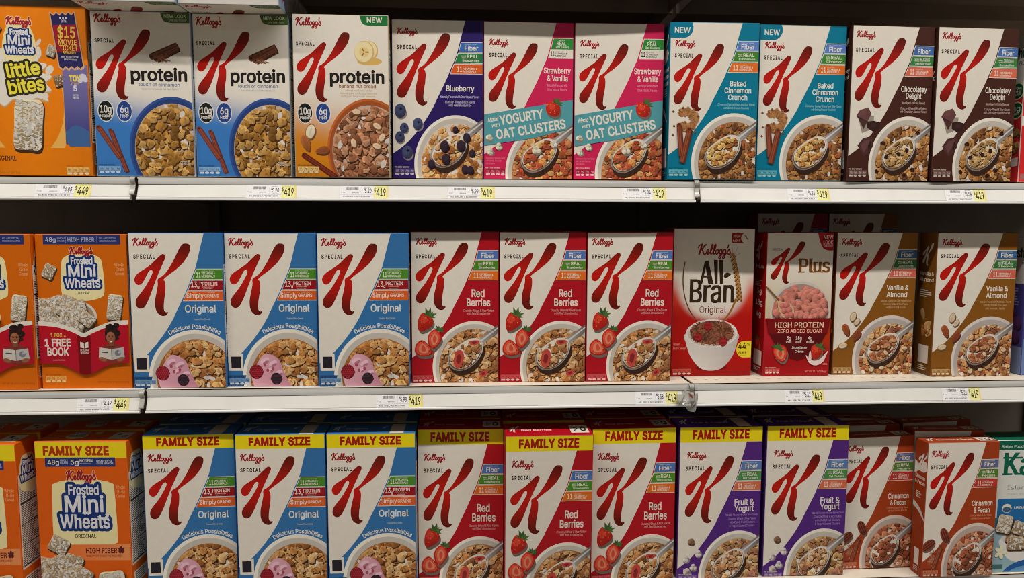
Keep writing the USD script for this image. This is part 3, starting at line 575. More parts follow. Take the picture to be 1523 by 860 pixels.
def d_protein(nut=False):
    A = Art(1.697); top = WHITE
    if nut: lo, rim = ink(190, 118, 18), ink(160, 82, 36)
    else: lo, rim = ink(52, 112, 176), ink(40, 66, 124)
    def bg(x, y):
        t = (y - .80 - .18 * (x - .5)) / (.42 if not nut else .62)
        cc = mix(top, lo, t)
        if nut: cc = mix(cc, ink(206, 170, 110), .6 * max(0, (x - .6) * 2) * max(0, (y - .4)) * (1 - min(1, max(0, t))))
        return mix(cc, shade(lo, .62), (y - 1.45) * 2.2)
    A.field('front_panel', .004, .004, .996, A.asp - .004, bg, 14, 40)
    script(A, 'front_panel/brand_lettering', .032, .03, .27, K_RED); A.text('front_panel/range_lettering', 'SPECIAL', .035, .318, .037, ink(54, 48, 44), w=.19, grow=.0024, track=.3)
    k_emblem(A, 'front_panel/letter_emblem', .915, .915, -.01, .178)
    p = 'front_panel/new_badge'; g = ink(28, 104, 50) if nut else ink(62, 86, 40)
    A.poly(p, spline([(.70,0),(.715,.05),(.74,.09),(.80,.105),(.9,.106),(.996,.104)], False).tolist() + [(.996, 0)], g)
    if nut: A.text(p, 'NEW', .858, .072, .05, WHITE, True, w=.16, al='c')
    else: A.text(p, 'NEW LOOK', .852, .055, .034, ink(176, 180, 160), True, w=.225, al='c'); A.text(p, 'SAME GREAT TASTE', .872, .088, .016, ink(160, 166, 140), True, w=.17, al='c')
    t = 'front_panel/title_lettering'
    A.text(t, 'protein', .667, .70, .128, ink(30, 26, 24), False, w=.56, al='c', grow=.006)
    if nut:
        A.text(t, 'banana nut bread', .668, .752, .034, ink(140, 96, 56), True, w=.39, al='c')
        micro(A, t, ['A natural source of protein and fiber', 'Naturally and Artificially Flavored', 'multigrain flakes with almonds'], .675, .79, .02, .03, ink(160, 130, 84), w=[.31, .38, .36])
        rng = np.random.default_rng(2); q = 'front_panel/banana_picture'
        A.poly(q, ell(.80, .475, .13, .04, 24), ink(196, 160, 84)); 
        for x, y, r in ((.80, .365, .09), (.745, .38, .105)):
            A.poly(q, ell(x, y, r, r * 1.12, 26), ink(190, 160, 100)); A.poly(q, ell(x - .006, y - .006, r * .92, r * 1.02, 26), ink(214, 198, 150)); A.poly(q, ell(x, y, r * .5, r * .5, 16), ink(204, 180, 120))
            for a in range(3): A.poly(q, ell(x + .3 * r * math.cos(a * 2.1), y + .3 * r * math.sin(a * 2.1), r * .2, r * .07, 8, a * 2.1), ink(130, 96, 50))
    else:
        A.text(t, 'touch of cinnamon', .665, .757, .034, ink(96, 116, 142), True, w=.42, al='c'); A.text(t, 'Naturally Flavored Cereal with Other Natural Flavors', .665, .796, .018, ink(120, 136, 154), w=.36, al='c')
        q = 'front_panel/cinnamon_stick_picture#top'
        stick(A, q, (.60, .455), (.865, .335), .034, ink(104, 62, 46)); stick(A, q, (.645, .48), (.87, .36), .028, ink(112, 66, 48))
        rng = np.random.default_rng(1)
        for _ in range(30): A.poly(q, blob(rng, .73 + rng.normal() * .04, .49 + rng.normal() * .012, .009, 5), shade(ink(120, 80, 58), rng.uniform(.7, 1.3)))
    for x, c, a, b in ((.113, ink(24, 28, 26), '10g', 'Protein'), (.302, ink(34, 62, 128), '6g', 'Fiber')):
        p = 'front_panel/claim_badge#' + a
        A.poly(p, ell(x, 1.02, .082, .112, 36), WHITE); A.poly(p, ell(x, 1.02, .074, .103, 36), c); A.text(p, a, x, 1.035, .074, WHITE, True, w=.115 if a == '10g' else .085, al='c'); A.text(p, b, x, 1.083, .032, WHITE, True, w=.112 if b == 'Protein' else .085, al='c')
    p = 'front_panel/bowl_picture'
    pal = [ink(142, 92, 62), ink(166, 116, 82), ink(122, 76, 50), ink(176, 130, 98)] if nut else [ink(150, 106, 44), ink(170, 128, 66), ink(120, 82, 34), ink(186, 146, 82)]
    bowl(A, p, .785, 1.40, .445, .535, rim, .05, ink(176, 156, 140), pal, .064, 135, 81 + nut, milkp=.09)
    if nut:
        for k, (x, y) in enumerate(((.655, 1.0), (.87, 1.15), (.865, 1.36), (.62, 1.33), (.92, 1.27))): slice_(A, p, x, y, .05, (.1, .6, .3, 1.3, 2.)[k], ink(206, 180, 148))
        slice_(A, 'front_panel/almond_picture#1', .165, 1.215, .085, 1.85, ink(206, 196, 170)); almond(A, 'front_panel/almond_picture#2', .115, 1.335, .085, 1.2, ink(150, 88, 46)); almond(A, 'front_panel/almond_picture#3', .285, 1.41, .075, 2.95, ink(136, 76, 40))
        stick(A, 'front_panel/cinnamon_stick_picture', (.09, 1.46), (.42, 1.69), .028, ink(112, 44, 26)); 
        facts(A, 'front_panel/nutrition_strip', .025, 1.575, .225, ink(90, 40, 10), (ink(206, 176, 110), ink(120, 70, 20), ink(200, 180, 140)))
        A.text('front_panel/title_lettering', 'CEREAL', .855, 1.565, .036, ink(190, 176, 160), True, w=.1)
    else:
        stick(A, 'front_panel/cinnamon_stick_picture#2', (.15, 1.215), (.30, 1.65), .022, ink(128, 62, 48)); stick(A, 'front_panel/cinnamon_stick_picture#1', (.03, 1.185), (.235, 1.50), .026, ink(132, 66, 50))
        facts(A, 'front_panel/nutrition_strip', .018, 1.585, .225, ink(24, 50, 100), (ink(120, 156, 190), ink(40, 70, 120), ink(180, 190, 200)))
        A.text('front_panel/title_lettering', 'CEREAL', .853, 1.575, .04, ink(180, 170, 160), True, w=.105)
    return A
def mini_logo(A, part, x, y, w, rot=0.):
    """The outlined three-line product logo centred on x; y is the first line's top."""
    navy, wh = ink(20, 46, 104), ink(202, 202, 202)
    L = [('Frosted', .60, .20, .185), ('Mini', .78, .32, .53), ('Wheats', 1.0, .27, .855)]
    sh = []
    for k, (s, ww, hh, yb) in enumerate(L):
        g = text_shape(s, k > 0); b = g.bounds; sx = w * ww / (b[2] - b[0]); sy = w * hh / .75
        q = affinity.affine_transform(g, [sx, 0, 0, -sy * .74, x - w * ww / 2 - b[0] * sx, y + yb * w])
        if k == 2: q = affinity.skew(q, 0, 0)
        q = q.buffer(.0035 if k == 0 else .001); sh.append(q)
    u = unary_union([q.buffer(w * .058, 3) for q in sh]); u = unary_union([u] + [Polygon(p.exterior) for p in pieces(u)])
    A.poly(part, u.simplify(.001), navy)
    for q in sh: A.poly(part, q, wh)
    A.poly(part, spline([(x + .25 * w, y + .62 * w), (x + .40 * w, y + .64 * w), (x + .5 * w, y + .52 * w), (x + .47 * w, y + .66 * w), (x + .38 * w, y + .70 * w)], n=3), wh)
    for k in range(5): A.poly(part, ell(x - .02 * w + k * .035 * w, y + (.555 + .01 * (k % 2)) * w, .022 * w, .03 * w, 8, .6), wh)
def cream(A, part, x0, y0, x1, y1, drop=.06):
    m = (x0 + x1) / 2; P = [(x0 + .03, y0 + .05), (m - .08, y0 + .002), (m + .08, y0 + .002), (x1 - .03, y0 + .05), (x1, y0 + .14), (x1 + .012, y1 - .12), (x1 - .03, y1 - .03), (m, y1 + drop * .2), (x0 + .03, y1 - .03), (x0 - .012, y1 - .12), (x0, y0 + .14)]
    A.poly(part, spline(P, n=4), ink(214, 202, 150))
def d_mw(fam=False):
    A = Art(1.715 if fam else 1.762); o = ink(198, 84, 10) if fam else ink(190, 92, 4)
    A.field('front_panel', .004, .004, .996, A.asp - .004, lambda x, y: mix(o, shade(o, 1.22), (y - .9) * .6 + (.5 - x) * .3), 8, 20)
    navy = ink(34, 46, 100); p = 'front_panel/claim_badge'
    if fam:
        q = 'front_panel/size_banner'; A.poly(q, sbox(.003, .003, .997, .178), ink(214, 192, 22)); A.text(q, 'FAMILY SIZE', .45, .143, .086, ink(156, 48, 10), True, w=.71, al='c', grow=.0055, track=.06)
        A.poly(p, sbox(.115, .18, .865, .265).buffer(.008), navy); yb = .248
        A.text(p, '48g', .135, yb, .05, WHITE, True, w=.125); micro(A, p, ['WHOLE', 'GRAIN'], .27, .215, .022, .03, ink(170, 170, 186), 'l', [.085, .085], True); A.text(p, '5g', .385, yb, .05, WHITE, True, w=.09)
        A.text(p, 'PROTEIN', .48, .224, .03, WHITE, True, w=.145); A.text(p, 'PER SERVING', .48, .246, .014, ink(170, 170, 186), w=.13); micro(A, p, ['NO ARTIFICIAL', 'COLORS OR FLAVORS'], .67, .223, .02, .025, ink(190, 190, 200), 'l', [.18, .18], True)
        bx = (.17, .40, .85, 1.15); sc = (.325, .315, .33, ink(138, 24, 30), None, ink(206, 160, 120))
    else:
        A.poly(p, sbox(.088, .003, .94, .115), navy); yb = .085
        A.text(p, '48g', .115, yb, .05, ink(170, 172, 190), True, w=.115); micro(A, p, ['WHOLE', 'GRAIN'], .245, .055, .02, .03, ink(130, 134, 160), 'l', [.085, .085], True); A.text(p, 'HIGH FIBER', .36, .082, .045, ink(150, 154, 176), True, w=.295)
        micro(A, p, ['NO ARTIFICIAL', 'COLORS OR FLAVORS'], .71, .055, .02, .03, ink(130, 134, 160), 'l', [.19, .19], True)
        for x in (.335, .68): A.poly(p, sbox(x, .02, x + .005, .1), ink(110, 116, 150))
        bx = (.275, .215, .73, .745); sc = (.37, .145, .26, ink(138, 24, 30), None, ink(206, 160, 120))
    b = 'front_panel/product_badge'; cream(A, b, *bx); script(A, 'front_panel/brand_lettering', *sc); m = (bx[0] + bx[2]) / 2; W = (bx[2] - bx[0])
    mini_logo(A, b, m, bx[1] + (.075 if fam else .05), W * (.80 if fam else .86))
    A.text(b, 'ORIGINAL', m, bx[3] - (.10 if fam else .068), .038 if fam else .026, ink(60, 50, 40), True, w=.235 if fam else .145, al='c')
    micro(A, 'front_panel/title_lettering', ['Whole', 'Grain', 'Cereal'], .965, .51 if fam else .36, .034, .05, ink(226, 160, 116), 'r', [.1, .085, .095])
    q = 'front_panel/biscuit_picture'
    if fam:
        A.poly('front_panel', sbox(.004, 1.125, .996, 1.30), lambda x, y: mix(shade(o, 1.2), ink(206, 130, 80), x))
        A.poly('front_panel', spline([(.17,.42),(.17,.42)], False) if False else sbox(0, 0, .001, .001), o)
        A.text('front_panel/title_lettering', 'HIGH FIBER', .505, 1.222, .055, ink(84, 30, 30), True, w=.345); A.text('front_panel/title_lettering', 'TO SUPPORT DIGESTIVE WELLNESS', .505, 1.262, .02, ink(110, 44, 30), True, w=.40)
        for k, (dx, dy) in enumerate(((0, 0), (-.018, -.02), (.018, -.02), (-.018, .008), (.018, .008), (0, -.035))): A.poly('front_panel/title_lettering', ell(.895 + dx, 1.20 + dy, .012, .02, 8, .5 * np.sign(dx)), ink(84, 30, 30))
        A.poly(q, ell(.27, 1.72, .36, .30, 40), ink(196, 182, 166))
        for k, (x, y, r) in enumerate(((.21, 1.13, 30), (.06, 1.36, 10), (.2, 1.34, -25), (.36, 1.33, 20), (.10, 1.50, 35), (.30, 1.48, -10), (.46, 1.47, 30), (.2, 1.62, 5), (.42, 1.62, -30), (.55, 1.60, 15))): biscuit(A, q, x, y, .095, .085, r, k, .7)
        biscuit(A, 'front_panel/biscuit_picture#lone', .80, 1.60, .13, .17, -6, 77, 1.6)
    else:
        for k, (x, y) in enumerate(((.135, .42),)): biscuit(A, 'front_panel/biscuit_picture#small', x, y, .06, .075, 25, 9, .6)
        g = ell(.26, .955, .385, .225, 40, -.1); A.poly(q, affinity.translate(g, 0, .03), ink(120, 70, 30)); A.poly(q, g, ink(196, 190, 180)); A.poly(q, affinity.scale(g, .93, .9), ink(150, 134, 112))
        for k, (x, y, r) in enumerate(((.07, .80, 10), (.19, .775, -20), (.33, .765, 25), (.44, .82, -15), (.04, .92, 30), (.17, .89, -10), (.30, .875, 35), (.43, .93, -15), (.10, 1.02, 15), (.26, 1.0, -30), (.42, 1.03, 20), (.54, .96, 40))): biscuit(A, q, x, y, .082, .066, r, 40 + k, .8)
        biscuit(A, 'front_panel/biscuit_picture#lone', .845, .83, .075, .135, 8, 78, 1.6)
        k = 'front_panel/book_picture'
        top = spline([(0, 1.03), (.2, 1.05), (.38, 1.11), (.495, 1.165), (.6, 1.12), (.8, 1.04), (1, 1.02)], False, 6); bot = spline([(0, 1.47), (.2, 1.47), (.35, 1.53), (.44, 1.585), (.52, 1.595), (.6, 1.57), (.78, 1.48), (1, 1.46)], False, 6)
        A.poly(k, np.vstack([top + [0, -.05], bot[::-1]]), WHITE); A.poly(k, np.vstack([top, bot[::-1]]), lambda x, y: mix(ink(168, 14, 30), ink(132, 18, 56), abs(x - .5) * .4 + (y - 1.3))); 
        A.poly(k, Polygon([(.425, 1.1), (.575, 1.1), (.565, 1.7), (.435, 1.7)]).intersection(Polygon(np.vstack([top, bot[::-1]])).buffer(0)), ink(112, 8, 16))
        A.text(k, '1 BOX =', .215, 1.165, .046, ink(222, 180, 80), True, w=.165, al='c'); A.text(k, '1 FREE', .205, 1.268, .082, WHITE, True, w=.285, al='c', grow=.002); A.text(k, 'BOOK', .205, 1.372, .082, WHITE, True, w=.235, al='c', grow=.002)
        A.text(k, 'Buy one box and get one free book', .21, 1.405, .016, ink(90, 14, 24), w=.25, al='c'); A.text(k, 'SEE BACK FOR DETAILS', .21, 1.435, .014, ink(214, 160, 140), w=.13, al='c')
        A.poly(k, [(.455, 1.22), (.495, 1.232), (.497, 1.295), (.455, 1.285)], WHITE); A.poly(k, [(.545, 1.22), (.505, 1.232), (.503, 1.295), (.545, 1.285)], WHITE); micro(A, k, ['FEEDING', 'READING'], .5, 1.325, .022, .03, WHITE, 'c', [.09, .09], True)
        c = 'front_panel/reader_picture'; rng = np.random.default_rng(3)
        for _ in range(60): A.poly(c, blob(rng, .80 + rng.normal() * .032, 1.125 + rng.normal() * .035, .04, 7), shade(ink(40, 26, 24), rng.uniform(.6, 1.4)))
        A.poly(c, spline([(.765, 1.24), (.84, 1.24), (.93, 1.30), (.93, 1.45), (.68, 1.45), (.69, 1.30)], n=3), ink(116, 46, 40)); A.poly(c, sbox(.775, 1.2, .83, 1.27), ink(116, 70, 48))
        A.poly(c, ell(.80, 1.175, .05, .07, 24), lit(ink(136, 84, 58), .80, 1.17, .06, .3))
        for dx in (-.018, .02): A.poly(c, ell(.80 + dx, 1.16, .008, .006, 8), ink(30, 18, 16)); A.poly(c, sbox(.80 + dx - .011, 1.145, .80 + dx + .011, 1.149), ink(40, 24, 20))
        A.poly(c, ell(.801, 1.185, .008, .009, 8), ink(110, 62, 44)); A.poly(c, spline([(.778, 1.207), (.801, 1.214), (.824, 1.207), (.801, 1.228)], n=3), ink(210, 196, 186))
        A.poly(c, [(.665, 1.285), (.80, 1.305), (.80, 1.425), (.655, 1.40)], ink(186, 180, 170)); A.poly(c, [(.935, 1.285), (.80, 1.305), (.80, 1.425), (.945, 1.40)], ink(166, 164, 160))
        A.poly(c, sbox(.797, 1.30, .803, 1.425), ink(90, 84, 80)); A.poly(c, [(.69, 1.33), (.76, 1.335), (.755, 1.35), (.69, 1.345)], ink(70, 66, 64)); A.poly(c, ell(.87, 1.35, .035, .035, 12), ink(110, 110, 116)); A.poly(c, ell(.885, 1.34, .018, .014, 12), ink(160, 160, 164))
        for x in (.70, .90): A.poly(c, ell(x, 1.42, .045, .024, 14, .3 if x < .8 else -.3), ink(134, 82, 58))
        A.poly('front_panel/nutrition_strip', sbox(0, 0, .002, .002), o); facts(A, 'front_panel/nutrition_strip', .04, 1.61, .23, ink(150, 60, 10), (ink(222, 150, 70), ink(150, 70, 20), ink(226, 190, 140)))
        A.text('front_panel/nutrition_strip', 'NET WT 18 OZ (1 LB 2 OZ) 510g', .62, 1.70, .02, ink(120, 56, 14), w=.35)
    return A
def d_bites():
    A = Art(1.62); o = ink(214, 116, 8)
    A.field('front_panel', .004, .004, .996, A.asp - .004, lambda x, y: mix(shade(o, 1.05), shade(o, .84), abs(x - .45) + (y - 1) * .5), 10, 18)
    g = ell(.40, 1.0, .44, .56, 44).difference(ell(.40, .93, .36, .52, 44)); A.poly('front_panel', g.intersection(sbox(0, .7, 1, 1.35)), ink(226, 162, 80))
    p = 'front_panel/milk_splash_picture'; rng = np.random.default_rng(8)
    S = [(-.1,.48),(.05,.40),(.13,.47),(.2,.40),(.3,.38),(.43,.42),(.55,.38),(.57,.46),(.53,.52),(.62,.55),(.56,.62),(.66,.66),(.6,.72),(.65,.80),(.56,.82),(.62,.90),(.5,.87),(.42,.93),(.3,.88),(.2,.95),(.12,.9),(.02,1.0),(-.1,.95)]
    A.poly(p, spline([(x, y + .015) for x, y in S], n=4), ink(176, 150, 110)); A.poly(p, spline(S, n=4), ink(206, 200, 188))
    for x, y, rx, ry in ((.11,.36,.035,.05),(.55,.34,.018,.04),(.64,.60,.035,.05),(.02,.35,.05,.06),(.59,.85,.03,.03)): A.poly(p, ell(x, y, rx, ry, 14, .6), ink(204, 196, 182))
    b = 'front_panel/product_badge'; cream(A, b, .22, .165, .515, .56, 0); mini_logo(A, b, .37, .222, .265)
    script(A, 'front_panel/brand_lettering', .255, .105, .235, ink(150, 34, 40), rim=ink(214, 190, 150))
    q = 'front_panel/title_lettering'
    for s, x, y, w in (('little', .245, .68, .315), ('bites', .255, .835, .335)):
        for gr, cc in ((.024, ink(48, 44, 26)), (.002, ink(222, 200, 60))):
            A.text(q, s, x, y, .125, cc, True, w=w, rot=8, grow=gr)
    A.poly(q, [(.25, .675), (.5, .64), (.51, .66), (.26, .70)], ink(40, 46, 90)) if False else None
    biscuit(A, 'front_panel/biscuit_picture#lone', .415, 1.13, .125, .225, 5, 90, 1.7)
    for k, (x, y, r) in enumerate(((.665, .42, 20), (.72, .70, -15), (.15, .23, 30))): biscuit(A, 'front_panel/biscuit_picture#%d' % k, x, y, .04, .05, r, 91 + k, .9 if not k else .2)
    A.text(q, 'ORIGINAL', .285, 1.475, .045, ink(54, 44, 34), True, w=.23, al='r'); A.text(q, 'NET WT 14.8 OZ (419g)', .31, 1.60, .022, ink(150, 84, 16), w=.3, al='r')
    t = 'front_panel/promotion_panel'; pur = ink(78, 78, 128)
    A.field(t, .762, .55, .994, 1.31, lambda x, y: mix(ink(108, 102, 150), ink(58, 62, 122), (y - .6) * 1.4), 3, 8)
    A.poly(t, spline([(.762, 1.2), (.86, 1.13), (.994, 1.19)], False).tolist() + [(.994, 1.335), (.80, 1.335), (.765, 1.29)], ink(58, 92, 140))
    for x, y, r in ((.95, .66, .035), (.975, .69, .03), (.925, .70, .025), (.90, .57, .03), (.94, .57, .03)): A.poly(t, ell(x, y, r, r * .8, 16), ink(190, 190, 200))
    A.text(t, 'TOY', .875, .705, .055, ink(214, 196, 80), True, w=.105, al='c', grow=.003); A.text(t, 'STORY', .875, .738, .02, ink(200, 160, 90), True, w=.085, al='c'); A.text(t, '5', .875, .80, .052, ink(206, 200, 200), True, w=.035, al='c'); micro(A, t, ['ONLY IN', 'THEATERS'], .875, .85, .018, .025, ink(206, 204, 214), 'c', [.05, .065], True)
    tk = 'front_panel/ticket_picture'
    def R(x, y): return (.817 + (x - .82) * .82 + (y - .31) * .125, .31 - (x - .82) * .03 + (y - .31))
    def zig(y, x0, x1, n, d): return [R(x0 + (x1 - x0) * k / n, y + (d if k % 2 else 0)) for k in range(n + 1)]
    A.poly(tk, Polygon(zig(.055, .68, .96, 8, .025) + zig(.57, .68, .96, 8, .025)[::-1]).buffer(.008), ink(196, 150, 110)); A.poly(tk, zig(.06, .685, .955, 8, .025) + zig(.56, .685, .955, 8, .025)[::-1], ink(38, 36, 84))
    A.poly(tk, [R(.69, .17), R(.95, .17), R(.95, .43), R(.69, .43)], ink(150, 26, 44)); y_ = ink(226, 186, 70)
    for s, x, y, h, w in (('★★★', 0, 0, 0, 0), ('GET A', .815, .148, .022, .06), ('$15', .82, .295, .105, .19), ('MOVIE', .828, .36, .05, .20), ('TICKET', .835, .415, .05, .20), ('REWARD', .838, .448, .026, .14), ('WHEN YOU BUY 3 BOXES', .845, .485, .016, .20), ('SEE BACK FOR DETAILS', .85, .508, .014, .14)):
        if h: A.text(tk, s, .817 + (y - .31) * .125, y, h, y_ if h > .024 else ink(200, 196, 206), True, w=w * .86, al='c', rot=-1)
    for k in (-1, 0, 1): A.poly(tk, ell(.792 + k * .026, .108, .009, .011, 5), ink(214, 210, 210))
    facts(A, 'front_panel/nutrition_strip', .755, 1.53, .22, ink(150, 80, 6), (ink(222, 170, 100), ink(120, 70, 20), ink(224, 196, 150)))
    return A
def slab(s, dx=.10): 
    g = text_shape(s, False); return unary_union([affinity.translate(g, k * dx, 0) for k in np.linspace(0, 1, 5)])
def d_bran():
    A = Art(1.80); red = ink(168, 16, 10)
    def bg(x, y):
        r = math.hypot((x - .49) / .5, (y - .66) / .50)
        base = mix(WHITE, ink(196, 52, 30), (y - .50) * 3.0); base = mix(base, red, (y - .78) * 3.2); base = mix(base, shade(red, .62), (y - 1.45) * 2.2)
        return mix(WHITE, base, (r - .74) * 3.8)
    A.field('front_panel', .004, .004, .996, 1.796, bg, 36, 60)
    p = 'front_panel/claim_badge#fiber'; A.poly(p, sbox(.715, .05, .87, .175), ink(150, 16, 24)); A.poly(p, ell(.89, .112, .062, .064, 26), ink(206, 196, 180)); micro(A, p, ['HIGH', 'FIBER'], .775, .105, .033, .05, ink(206, 180, 170), 'c', [.085, .09], True)
    for k in (0, 1): A.poly(p, ell(.885 + .02 * k, .09 + .03 * k, .02, .008, 10, .7), ink(110, 96, 80))
    script(A, 'front_panel/brand_lettering', .295, .185, .41, ink(130, 20, 30), 1.05)
    t = 'front_panel/title_lettering'; br = ink(50, 34, 20)
    A.poly(t, [(.385, .395), (.415, .385), (.36, .67), (.325, .67)], br); A.poly(t, [(.385, .395), (.43, .385), (.50, .665), (.455, .675), (.435, .665)], br); A.poly(t, sbox(.362, .565, .45, .59), br)
    for x in (.497, .562): A.poly(t, [(x, .375), (x + .05, .38), (x + .055, .665), (x + .02, .668)], br)
    A.poly(t, spline([(.625, .57), (.66, .53), (.715, .55), (.68, .585), (.645, .60)], n=3), br)
    s = slab('Bran', .085); b = s.bounds; sx = .555 / (b[2] - b[0]); A.poly(t, affinity.affine_transform(s, [sx, 0, 0, -.285, .205 - b[0] * sx, .895]), br)
    A.text(t, 'Original', .50, 1.02, .075, ink(112, 18, 24), w=.33, al='c')
    w = 'front_panel/wheat_picture'
    ring = ell(.49, .60, .375, .60, 60); A.poly(w, ring.difference(ell(.497, .60, .368, .595, 60)).intersection(sbox(0, .4, .42, 1.12)), ink(90, 60, 34)); A.poly(w, ell(.45, .60, .385, .6, 60).difference(ell(.435, .60, .37, .6, 60)).intersection(sbox(.6, .85, 1, 1.12)), ink(140, 90, 40))
    for k in range(12):
        y = .32 + k * .048; x = .725 + .10 * math.sin((y - .32) * 2.6)
        for sgn in (-1, 1): A.poly(w, ell(x + sgn * .015 + .004, y + .008, .033, .014, 12, 1.57 - sgn * .5), ink(84, 50, 22)); A.poly(w, ell(x + sgn * .015, y, .031, .011, 12, 1.57 - sgn * .5), ink(170, 118, 60))
    for dx, dy in ((-.02, -.1), (.05, -.12), (.1, -.05)): A.poly(w, LineString([(.74, .34), (.74 + dx, .34 + dy)]).buffer(.002), ink(160, 120, 70))
    q = 'front_panel/bowl_picture'
    A.poly(q, ell(.50, 1.70, .2, .035, 30), ink(110, 8, 6))
    A.grad(q, Polygon(spline([(.175, 1.27), (.18, 1.40), (.24, 1.56), (.36, 1.70), (.50, 1.735), (.64, 1.70), (.76, 1.56), (.815, 1.40), (.815, 1.27), (.5, 1.2)], n=5)), lambda x, y: mix(ink(204, 200, 194), ink(150, 140, 136), (x - .35) * 1.2 + (y - 1.4) * .7), 12)
    A.poly(q, ell(.495, 1.275, .322, .175, 50), ink(208, 204, 198)); inn = ell(.495, 1.285, .295, .155, 50); A.poly(q, inn, ink(190, 180, 170)); A.poly(q, ell(.495, 1.265, .27, .145, 40), ink(84, 50, 36))
    rng = np.random.default_rng(6); A.clip = ell(.495, 1.265, .28, .165, 40)
    for _ in range(420):
        x, y = .495 + rng.uniform(-.27, .27), 1.265 + rng.uniform(-.15, .15); a = rng.random() * 3.1; L = rng.uniform(.025, .05)
        A.poly(q, LineString([(x, y), (x + L * math.cos(a), y + L * math.sin(a))]).buffer(.0055, 1), shade(ink(124, 76, 54), rng.uniform(.45, 1.6)))
    A.clip = None
    for k, (x, y) in enumerate(((.445, 1.185), (.325, 1.32), (.64, 1.38))): raspberry(A, q, x, y, .052, ink(140, 34, 36), k)
    p = 'front_panel/claim_badge#percent'; A.poly(p, unary_union([ell(.90, 1.475, .09, .1, 30), sbox(.9, 1.375, .997, 1.575)]), ink(220, 196, 44)); A.text(p, '44', .832, 1.475, .078, ink(70, 44, 16), True, w=.10); A.text(p, '%', .945, 1.43, .03, ink(70, 44, 16), True); A.text(p, 'FIBER', .84, 1.53, .03, ink(70, 44, 16), True, w=.10); A.text(p, 'DAILY VALUE', .85, 1.555, .012, ink(90, 60, 20), w=.08)
    micro(A, 'front_panel/title_lettering', ['Wheat', 'Bran Cereal'], .018, 1.42, .032, .05, ink(206, 150, 130), 'l', [.08, .16])
    facts(A, 'front_panel/nutrition_strip', .02, 1.70, .23, ink(130, 10, 8), (ink(186, 80, 66), ink(120, 14, 10), ink(214, 184, 176))); A.text('front_panel/nutrition_strip', 'NET WT 18.3 OZ (1 LB 2.3 OZ) 518g', .52, 1.765, .02, ink(96, 8, 6), w=.45)
    return A
